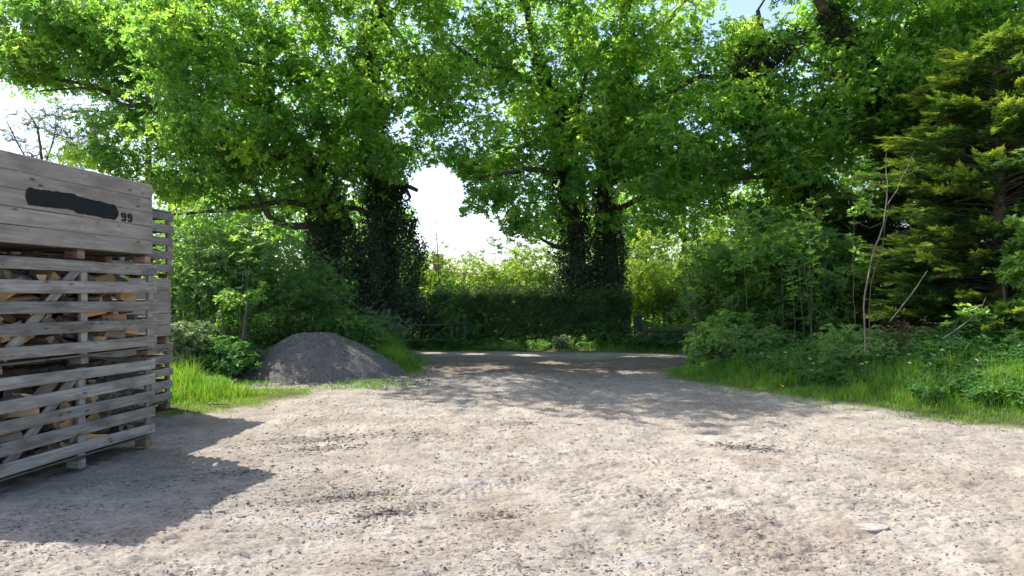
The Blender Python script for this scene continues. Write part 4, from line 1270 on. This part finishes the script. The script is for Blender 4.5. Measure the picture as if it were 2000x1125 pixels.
shrub('hazel_bush', 'dark shrub wall closing the gap under the leaning oak', 1700, 520, 19.0, 1.8, 'shrub', 110, RB, .10, .5, cv=(.3, .2))
shrub('elder_bush', 'small sunlit elder clump against the conifer at the right edge', 2015, 360, 12.9, .5, 'maple', 46, RB, .12, .3, cv=(.8, .1), depth=.4, zlow=.15, stems=2)  # not an elder: leaf clump added in place of an oak branch

# ---- conifers
conifer('golden-tipped conifer with drooping sprays at the right edge of the yard', 10.4, 14.6, 7.2, 2.9, 330, 5)
conifer('taller olive conifer at the far right, half outside the view', 13.4, 15.2, 9.4, 3.2, 300, 6, cvm=.42)
conifer('dark conifer behind the bare saplings, left of the golden-tipped one', 11.6, 18.6, 7.4, 3.4, 300, 7, cvm=.22)

# ---- bare saplings, dead sticks
def stick(name, label, cat, paths, leafy=None, group=None, mat='dead'):
    b = np.array(paths[0][0][0])
    root = empty(name, (float(b[0]), float(b[1]), 0)); tag(root, label, cat, group)
    off = np.array([b[0], b[1], 0])
    pp = [smooth_path(p, r, .2, .008) for p, r in paths]
    tube_obj('stem', [(a - off, r) for a, r in pp], M[mat], root, 7)
    if leafy:
        C, L = leafy
        C = np.concatenate([c + RNG.normal(0, s, (n, 3)) for c, s, n in C])
        lv = rosettes(C - off, np.tile([0, 0, 1.], (len(C), 1)) + RNG.normal(0, .3, C.shape), 5, L, L * .5, np.full(len(C), .85))
        leaves('leaves', *lv, M['maple'], root)
    return root


dS = 12.7
SG = 'bare saplings in front of the conifer'
stick('bare_sapling', 'tallest bare pale sapling, forked at the top, in front of the conifer', 'sapling',
      [([P(1690, 690, dS), P(1688, 600, dS), P(1692, 555, dS), P(1708, 490, dS), P(1725, 440, dS), P(1733, 385, dS), P(1730, 330, dS), P(1732, 292, dS)], [0.0166, 0.0153, 0.0142, 0.0130, 0.0118, 0.0107, 0.0065, 0.0024]),
       ([P(1733, 400, dS), P(1752, 370, dS), P(1770, 330, dS), P(1787, 294, dS)], [0.0083, 0.0065, 0.0048, 0.0018]), ([P(1766, 345, dS), P(1790, 330, dS), P(1810, 318, dS)], [0.0035, 0.0030, 0.0011]),
       ([P(1733, 385, dS), P(1722, 350, dS), P(1708, 322, dS)], [0.0048, 0.0035, 0.0011]), ([P(1733, 410, dS), P(1770, 402, dS)], [0.0035, 0.0011]), ([P(1728, 432, dS), P(1700, 445, dS), P(1670, 430, dS)], [0.0041, 0.0030, 0.0011]),
       ([P(1715, 470, dS), P(1750, 455, dS), P(1772, 448, dS)], [0.0041, 0.0024, 0.0011]), ([P(1760, 352, dS), P(1755, 320, dS)], [0.0030, 0.0011])], group=SG)
stick('bare_sapling', 'curved greenish sapling crossing close behind the tallest bare one', 'sapling',
      [([P(1700, 690, dS + .3), P(1697, 600, dS + .3), P(1702, 550, dS + .3), P(1722, 490, dS + .3), P(1728, 440, dS + .3), P(1735, 400, dS + .3)], [0.0118, 0.0107, 0.0094, 0.0083, 0.0065, 0.0030]),
       ([P(1702, 575, dS + .3), P(1725, 576, dS + .3), P(1745, 582, dS + .3)], [0.0041, 0.0030, 0.0011]), ([P(1710, 540, dS + .3), P(1735, 535, dS + .3)], [0.0035, 0.0018])], group=SG, mat='twig')
stick('bare_sapling', 'thin straight sapling with a leafy tuft left of the forked one', 'sapling',
      [([P(1670, 690, dS + .5), P(1668, 560, dS + .5), P(1667, 450, dS + .5), P(1670, 370, dS + .5)], [0.0089, 0.0077, 0.0053, 0.0018]), ([P(1668, 455, dS + .5), P(1640, 430, dS + .5)], [0.0030, 0.0011]), ([P(1668, 570, dS + .5), P(1630, 545, dS + .5), P(1605, 525, dS + .5)], [0.0035, 0.0024, 0.0011])],
      ([(P(1682, 410, dS + .5), .10, 22), (P(1676, 500, dS + .5), .05, 7)], .12), SG, 'twig')
stick('dead_stick', 'long straight dead stick leaning right in the brambles beside the saplings', 'branch', [([P(1738, 628, 12.9), P(1775, 580, 13), P(1812, 528, 13.1)], [.014, .012, .006])])
stick('dead_stick', 'pale leaning stick with fresh leaves near its tip, in the nettles at the right', 'branch', [([P(1840, 662, 12.0), P(1880, 636, 12), P(1905, 615, 12), P(1926, 580, 12)], [.016, .014, .010, .004])],
      ([(P(1885, 612, 12), .07, 12), (P(1920, 612, 12), .06, 8), (P(1850, 632, 12), .05, 4)], .11))
thin = [(1548, 560, 15.6), (1565, 590, 15.4), (1455, 520, 16.2), (1526, 540, 16.4), (1582, 520, 15.2)]
for i, (px, top, d) in enumerate(thin):
    stick('thin_stem', ['thin grey stem by the maple bushes, %s of the five' % w for w in ('middle', 'second from right', 'leftmost', 'second from left', 'rightmost')][i], 'stem',
          [([P(px, 700, d), P(px + 4, (700 + top) / 2, d), P(px - 3, top - 60, d), P(px + 8, top - 130, d)], [.010, .008, .006, .002])], ([(P(px + 4, top - 100, d), .22, 14), (P(px, top - 20, d), .18, 8)], .11), 'thin stems in front of the maple bushes', 'twig')
for i, (px, top, d) in enumerate(((470, 520, 15.2), (482, 500, 15.4))):
    stick('thin_stem', ['thin pale stem left of the gravel heap, shorter of the two', 'taller thin pale stem left of the gravel heap'][i], 'stem',
          [([P(px, 690, d), P(px - 2, 620, d), P(px + 3, top + 40, d), P(px + 10, top - 60, d)], [.013, .011, .008, .003])], ([(P(px + 8, top - 40, d), .22, 16)], .11), 'thin stems left of the heap', 'twig')

# ---- hedge, far bushes, background
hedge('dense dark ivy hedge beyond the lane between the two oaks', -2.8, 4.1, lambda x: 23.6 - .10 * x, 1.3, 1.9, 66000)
BG = 'sunlit bushes behind the hedge'
for (nm, lb, px, py, d, hw, lf, n, cvv) in [
    ('willow_bush', 'yellow-green sunlit bush behind the hedge, leftmost below the sky gap', 850, 470, 31, 2.2, 'lime', 75, .3),
    ('willow_bush', 'yellow-green sunlit bush behind the middle of the hedge', 960, 505, 29, 2.2, 'lime', 75, .5),
    ('willow_bush', 'taller fresh green bush behind the hedge against the ivy trunks', 1050, 470, 31, 2.2, 'lime', 75, .35),
    ('birch_bush', 'pale feathery bush on the skyline of the sky gap', 990, 462, 36, 2.4, 'pale', 60, .5),
    ('willow_bush', 'light green bush seen between the ivy trunks and the right thicket', 1270, 430, 32, 2.6, 'lime', 80, .5),
    ('willow_bush', 'light green bush high behind the right hawthorns', 1420, 380, 33, 3.0, 'lime', 90, .3),
    ('birch_bush', 'pale sunlit tree top showing under the leaning oak limb', 1640, 430, 30, 2.4, 'pale', 60, .6)]:
    shrub(nm, lb, px, py, d, hw, lf, n, BG, .14, .6, 18, (cvv, .2), depth=1.4)
stick('bare_sapling', 'faint bare twiggy sapling standing in the white sky gap', 'sapling',
      [([P(858, 640, 30), P(856, 520, 30), P(852, 455, 30), P(850, 425, 30)], [.03, .025, .018, .006]), ([P(855, 500, 30), P(838, 460, 30), P(832, 430, 30)], [.014, .01, .004]), ([P(855, 490, 30), P(872, 460, 30), P(876, 435, 30)], [.014, .01, .004]),
       ([P(853, 470, 30), P(862, 445, 30)], [.01, .004]), ([P(853, 465, 30), P(842, 440, 30)], [.01, .004])], ([(P(852, 445, 30), .35, 25)], .07), None, 'twig')

# distant woodland trees behind everything: individual trees, cheap crowns
for i, (px, py, d, hw, lf, lb) in enumerate([
    (330, 330, 38, 4.6, 'oak', 'distant round tree behind the left shrubs'), (480, 300, 42, 5.5, 'shrub', 'distant dark tree between the oak trunks and the crates'),
    (660, 330, 40, 4.2, 'oak', 'distant tree behind the twin oak trunks'), (200, 400, 40, 4.5, 'oak', 'distant low tree above the near crate stack'),
    (1180, 330, 42, 4.0, 'oak', 'distant tree behind the two close ivy trunks'), (1330, 280, 40, 4.6, 'maple', 'distant full tree right of the ivy trunks'),
    (1500, 330, 38, 4.2, 'oak', 'distant tree behind the maple bushes'), (1720, 200, 34, 4.6, 'maple', 'distant tall tree behind the leaning oak'), (1900, 150, 34, 5.0, 'shrub', 'distant tall dark tree behind the conifers'),
    (740, 440, 36, 2.2, 'shrub', 'distant small tree just right of the twin oak trunks')]):
    c = P(px, py, d); H = c[2]
    tree('background_tree', lb, 'tree', [([(c[0], d, 0), (c[0] + .2, d, H * .4), (c[0], d, H * .8)], [.25, .18, .06])],
         [((c[0], d, H * .56), (hw, 2.6, H * .44), 120)], leaf=lf, L=.22, W=.13, K=5, clump=1.0, nros=22, twigs=1, voids=True, group='background trees', cv=(.5, .2), bark='bark')

# low hedge line closing the horizon
hedge('long low field hedge on the horizon behind everything', -60, 70, lambda x: 46 + 0 * x, 2.5, 2.8, 60000, 'shrub', .32)

# ---- house far behind
hx, hy = P(835, 500, 62)[0], 62.0
hs = empty('brick_house', (hx, hy, 0)); tag(hs, 'distant tile-roofed house with brick chimney, just above the bushes in the sky gap', 'house')
def boxmesh(name, x0, x1, y0, y1, z0, z1, mat, parent):
    V = [(x, y, z) for x in (x0, x1) for y in (y0, y1) for z in (z0, z1)]
    Fc = [(0, 1, 3, 2), (4, 6, 7, 5), (0, 4, 5, 1), (2, 3, 7, 6), (0, 2, 6, 4), (1, 5, 7, 3)]
    return link(name, py_mesh(name, V, Fc), parent, mat)
boxmesh('wall', -5, 4, 0, 6, 0, 2.9, M['render'], hs)
V = [(-5.3, -.4, 2.8), (4.3, -.4, 2.8), (4.3, 3, 4.0), (-5.3, 3, 4.0), (-5.3, 6.4, 2.8), (4.3, 6.4, 2.8)]
rf = link('roof', py_mesh('roof', V, [(0, 1, 2, 3), (3, 2, 5, 4), (0, 3, 4), (1, 5, 2), (0, 4, 5, 1)]), hs, M['rooftile'])
boxmesh('chimney', .2, 1.1, 2.6, 3.4, 3.2, 5.7, M['brick'], rf)
for wx in (-3.6, -.9, 1.9):
    w_ = boxmesh('window', wx, wx + 1.2, -.04, .03, 1.0, 2.2, M['board'], hs)
    boxmesh('pane', wx + .08, wx + 1.12, -.045, -.041, 1.08, 2.12, M['glass'], w_)

# ---- fences beyond the lane
def rail_fence(label, pts, d, posts, rails):
    b = P(pts[0], 640, d)
    root = empty('rail_fence', (b[0], b[1], 0)); tag(root, label, 'fence', 'old rail fences beyond the lane')
    off = np.array([b[0], b[1], 0])
    for i, (px, h) in enumerate(posts):
        q = P(px, 640, d) - off
        board('post', h + .1, .11, .10, M['fencewood'], root, (q[0], q[1], h / 2 - .05), (0, -math.pi / 2, 0), 700 + i, 4, .004)
    for i, (pa, pb, z, w) in enumerate(rails):
        a = P(pa, 640, d) - off; c = P(pb, 640, d) - off
        board('rail', c[0] - a[0], w, .04, M['fencewood'], root, ((a[0] + c[0]) / 2, -.08, z), (0, random.uniform(-.02, .02), 0), 720 + i, 12, .02)
    return root
rail_fence('weathered two-rail fence in front of the laurel, left beyond the lane', (740, 912), 22.95, [(745, .95), (882, .85), (908, .9)], [(738, 912, .84, .045), (760, 912, .31, .045)])
rail_fence('low dark two-rail fence beyond the lane on the right', (1245, 1395), 22.0, [(1262, .8), (1330, .75), (1392, .75)], [(1258, 1396, .66, .09), (1258, 1396, .34, .08)])
ps = empty('gate_post', tuple(P(1247, 640, 23)[:2]) + (0,)); tag(ps, 'short thick mossy post standing at the right end of the hedge', 'post')
board('post_shaft', 1.15, .26, .24, M['fencewood'], ps, (0, 0, .55), (0, -math.pi / 2 - .04, 0), 770, 5, .006)
V = [(-.14, -.13, 1.1), (.14, -.13, 1.1), (.14, .13, 1.1), (-.14, .13, 1.1), (0, 0, 1.22)]
link('post_cap', py_mesh('post_cap', V, [(0, 1, 4), (1, 2, 4), (2, 3, 4), (3, 0, 4), (3, 2, 1, 0)]), ps, M['fencewood'])

# ---- grass
grass_region('lit_grass', 'bright green grass patch beside the rear crate stack', (-8.5, -2.6), (10.2, 16.8), 120000, lambda x, y, e: .03 + .40 * sstep(.5, 1.3, e) , .0075, 701, .66)
grass_region('verge_grass', 'long green grass along the right verge', (3.2, 15), (8.4, 17.8), 200000, lambda x, y, e: .05 + .33 * sstep(.15, 1.3, e), .0085, 711, .6)
grass_region('tongue_grass', 'green grass tongue between the gravel heap and the lane', (-7.5, -1.9), (15.6, 20.6), 70000, lambda x, y, e: .07 + .28 * sstep(.0, .6, e), .009, 721, .45)
grass_region('lane_verge_grass', 'strip of grass between the lane and the hedge', (-9, 11), (19.8, 25.2), 50000, lambda x, y, e: .04 + .18 * sstep(.1, .9, e), .012, 731, .55)
# sparse tufts creeping on to the bare earth
n = 50000
x = RNG.uniform(-6.2, 8.5, n); y = RNG.uniform(8.8, 16.6, n); h0, sd = low_h(x, y)
k = (sd > -.1) & (sd < .9) & (RNG.random(n) < np.exp(-sd * 3.2) * sstep(.42, .68, fbm(x * 2.0, y * 2.0, 741, 3)) * 1.6)
left = x < 0
k &= ~((x < -4.6) & (y < 10.4))
x, y, h0 = x[k], y[k], h0[k]
tag(blades('grass_tufts', x, y, h0 - .005, RNG.uniform(.02, .09, len(x)), RNG.uniform(.005, .009, len(x)), np.clip(RNG.normal(.8, .22, len(x)), 0, 1), M['grass'], .7), 'sparse yellowish grass tufts along the edges of the bare earth', 'grass', None, 'stuff')
# tufts at the foot of the heap
n = 2200
cx = RNG.choice(10, n); cc = [(-5.4, 14.1), (-5.3, 13.9), (-3.4, 13.3), (-3.1, 13.5), (-3.2, 14.2), (-2.9, 14.3), (-5.9, 14.5), (-2.7, 13.3), (-4.3, 13.0), (-2.4, 13.9)]
c = np.array(cc)[cx] + RNG.normal(0, 1, (n, 2)) * np.array([.34, .14])
h0 = ground_h(c[:, 0], c[:, 1]) + np.maximum(mound_h(c[:, 0], c[:, 1]), 0)
tag(blades('heap_grass', c[:, 0], c[:, 1], h0 - .01, RNG.uniform(.02, .12, n), RNG.uniform(.006, .01, n), np.clip(RNG.normal(.5, .2, n), 0, 1), M['grass'], .4), 'grass tufts growing round the foot of the gravel heap', 'grass', None, 'stuff')

# ---- undergrowth of leafy plants
def band(x0, x1, y0, y1, f=None):
    def s(n):
        x = RNG.uniform(x0, x1, n); y = RNG.uniform(y0, y1, n)
        if f is not None:
            k = f(x, y); x, y = x[k], y[k]
        return x, y
    return s
undergrowth('nettle_undergrowth', 'nettles and soft weeds behind the right verge grass', band(3.6, 14, 9.2, 19), 52000, lambda x, y, e: np.where(e > .2 + 1.7 * fbm(x * 1.1, y * 1.1, 877, 2), .22 + .6 * sstep(1.0, 4.0, e), 0), .09, 'nettle', 5, 801)
undergrowth('left_undergrowth', 'nettles and weeds at the foot of the left shrubs', band(-10, -5.3, 12.6, 20), 12000, lambda x, y, e: np.where(e > .5, .2 + .5 * sstep(.8, 2.5, e), 0), .09, 'nettle', 5, 811)
undergrowth('lane_weeds', 'weeds under the trees beyond the lane', band(-12, 14, 22, 30), 14000, lambda x, y, e: np.where(e > .35, .18 + .5 * sstep(.5, 2.0, e), 0), .11, 'shrub', 5, 821)
undergrowth('tongue_weeds', 'weeds under the bush between the gravel heap and the lane', band(-7.5, -3.2, 17.4, 19.6), 5000, lambda x, y, e: np.where(e > .3, .2 + .4 * sstep(.3, 1.2, e), 0), .08, 'shrub', 5, 831)
undergrowth('dead_bracken', 'brown dead stems and leaves among the brambles by the saplings', band(7.3, 10, 12.9, 14.5), 600, lambda x, y, e: .25 + .45 + 0 * x, .09, 'dry', 3, 841)
undergrowth('fence_weeds', 'tall weeds half hiding the rail fences beyond the lane', band(-5.2, 6.4, 21.6, 23.2), 5200, lambda x, y, e: np.where((e > .25) & ((x < -1.6) | (x > 3.9)), .15 + .6 * vnoise(x * 1.7, y * 1.7, 881), 0), .08, 'nettle', 5, 861)
# pale flowering weed by the hedge and small flowers
shrub('flowering_weed', 'pale-leaved weed in front of the hedge', 1095, 655, 22.4, .28, 'pale', 8, None, .08, .16, 14, cv=(.7, .2), depth=.2, cat='plant', stems=3)
shrub('flowering_weed', 'tall pale weed catching the sun beside the rear crate stack', 345, 625, 13.6, .22, 'pale', 9, None, .09, .16, 14, cv=(.8, .15), depth=.2, cat='plant', stems=3)
c = np.concatenate([P(1372, 712, 14.9) + RNG.normal(0, .02, (2, 3)), P(1530, 755, 13.0) + RNG.normal(0, .01, (1, 3))])
tag(leaves('dandelion', *rosettes(c, np.tile([0, -.5, 1.], (len(c), 1)), 8, .03, .018, np.full(len(c), .5)), M['yellow']), 'tiny yellow dandelion heads in the right verge grass', 'flower', None, 'stuff')
n = 70
x = RNG.uniform(4.2, 11, n); y = RNG.uniform(11, 14.5, n); h0, sd = low_h(x, y); k = sd < -.8
c = np.stack([x[k], y[k], h0[k] + RNG.uniform(.35, .55, k.sum())], 1)
tag(leaves('white_flowers', *rosettes(c, np.tile([0, -.3, 1.], (len(c), 1)), 6, .03, .02, np.full(len(c), .6)), M['white']), 'scattered small white flower heads in the right verge', 'flower', None, 'stuff')

# ---- flat half buried disc and pale stick
gx, gy = gp(1700, 1028)
root = empty('flat_stone', (gx, gy, 0)); tag(root, 'flat oval pale stone half sunk in the earth at lower right', 'stone')
V = []; Fc = []; k = 30
g0 = float(ground_h(gx, gy)[0])
for ring, (rr, z) in enumerate(((1.0, -.03), (1.0, .018), (.96, .026), (.6, .028), (.2, .027))):
    for i in range(k):
        a = 2 * math.pi * i / k
        w = 1 + .04 * math.sin(3 * a + 1) + .02 * math.sin(7 * a)
        V.append((.135 * rr * w * math.cos(a), .085 * rr * w * math.sin(a), z * .7 + .012 * math.cos(a) * (z > 0)))
for r_ in range(4):
    for i in range(k):
        a = r_ * k + i; b = r_ * k + (i + 1) % k
        Fc.append((a, b, b + k, a + k))
Fc.append(tuple(4 * k + i for i in range(k)))
o = link('slab', py_mesh('slab', V, Fc), root, M['stone']); o.location = (0, 0, g0 - .016); o.rotation_euler = (0, 0, -.25)
gx, gy = gp(425, 797)
stick('pale_stick', 'short pale stick lying on the lit grass by the rear crates', 'stick', [([np.array([gx - .16, gy, .06]), np.array([gx, gy + .01, .07]), np.array([gx + .18, gy - .03, .06])], [.012, .014, .01])])

# ================================================================== camera, light
cam = bpy.data.cameras.new('Camera'); co = bpy.data.objects.new('Camera', cam); COL.objects.link(co)
co.location = (0, 0, CAMH); co.rotation_euler = (math.pi / 2, 0, 0)
cam.sensor_width = 36; cam.lens = 36 * F / 2000; cam.shift_y = 13.5 / 2000
cam.clip_end = 5000; cam.clip_start = .05
sc.camera = co

EL = math.radians(55.0); AZ = math.atan2(-1.88, 1.10)
sd_ = Vector((math.sin(AZ) * math.cos(EL), math.cos(AZ) * math.cos(EL), math.sin(EL)))
sun = bpy.data.lights.new('Sun', 'SUN'); so = bpy.data.objects.new('Sun', sun); COL.objects.link(so)
sun.energy = 4.2; sun.angle = math.radians(.53); sun.color = (1, .95, .87)
so.rotation_euler = sd_.to_track_quat('Z', 'Y').to_euler()
w = bpy.data.worlds.new('World'); sc.world = w; w.use_nodes = True
nt = w.node_tree; nt.nodes.clear()
sky = nt.nodes.new('ShaderNodeTexSky'); sky.sky_type = 'NISHITA'; sky.sun_disc = False
sky.sun_elevation = EL; sky.sun_rotation = AZ; sky.air_density = 1.0; sky.dust_density = 2.0; sky.ozone_density = 1.0
bg = nt.nodes.new('ShaderNodeBackground'); bg.inputs[1].default_value = .15
ou = nt.nodes.new('ShaderNodeOutputWorld')
nt.links.new(sky.outputs[0], bg.inputs[0]); nt.links.new(bg.outputs[0], ou.inputs[0])
sc.view_settings.view_transform = 'Standard'; sc.view_settings.look = 'None'
sc.view_settings.exposure = 1.15; sc.view_settings.gamma = 1
sc.cycles.max_bounces = 8; sc.cycles.diffuse_bounces = 4; sc.cycles.transmission_bounces = 6; sc.cycles.glossy_bounces = 2
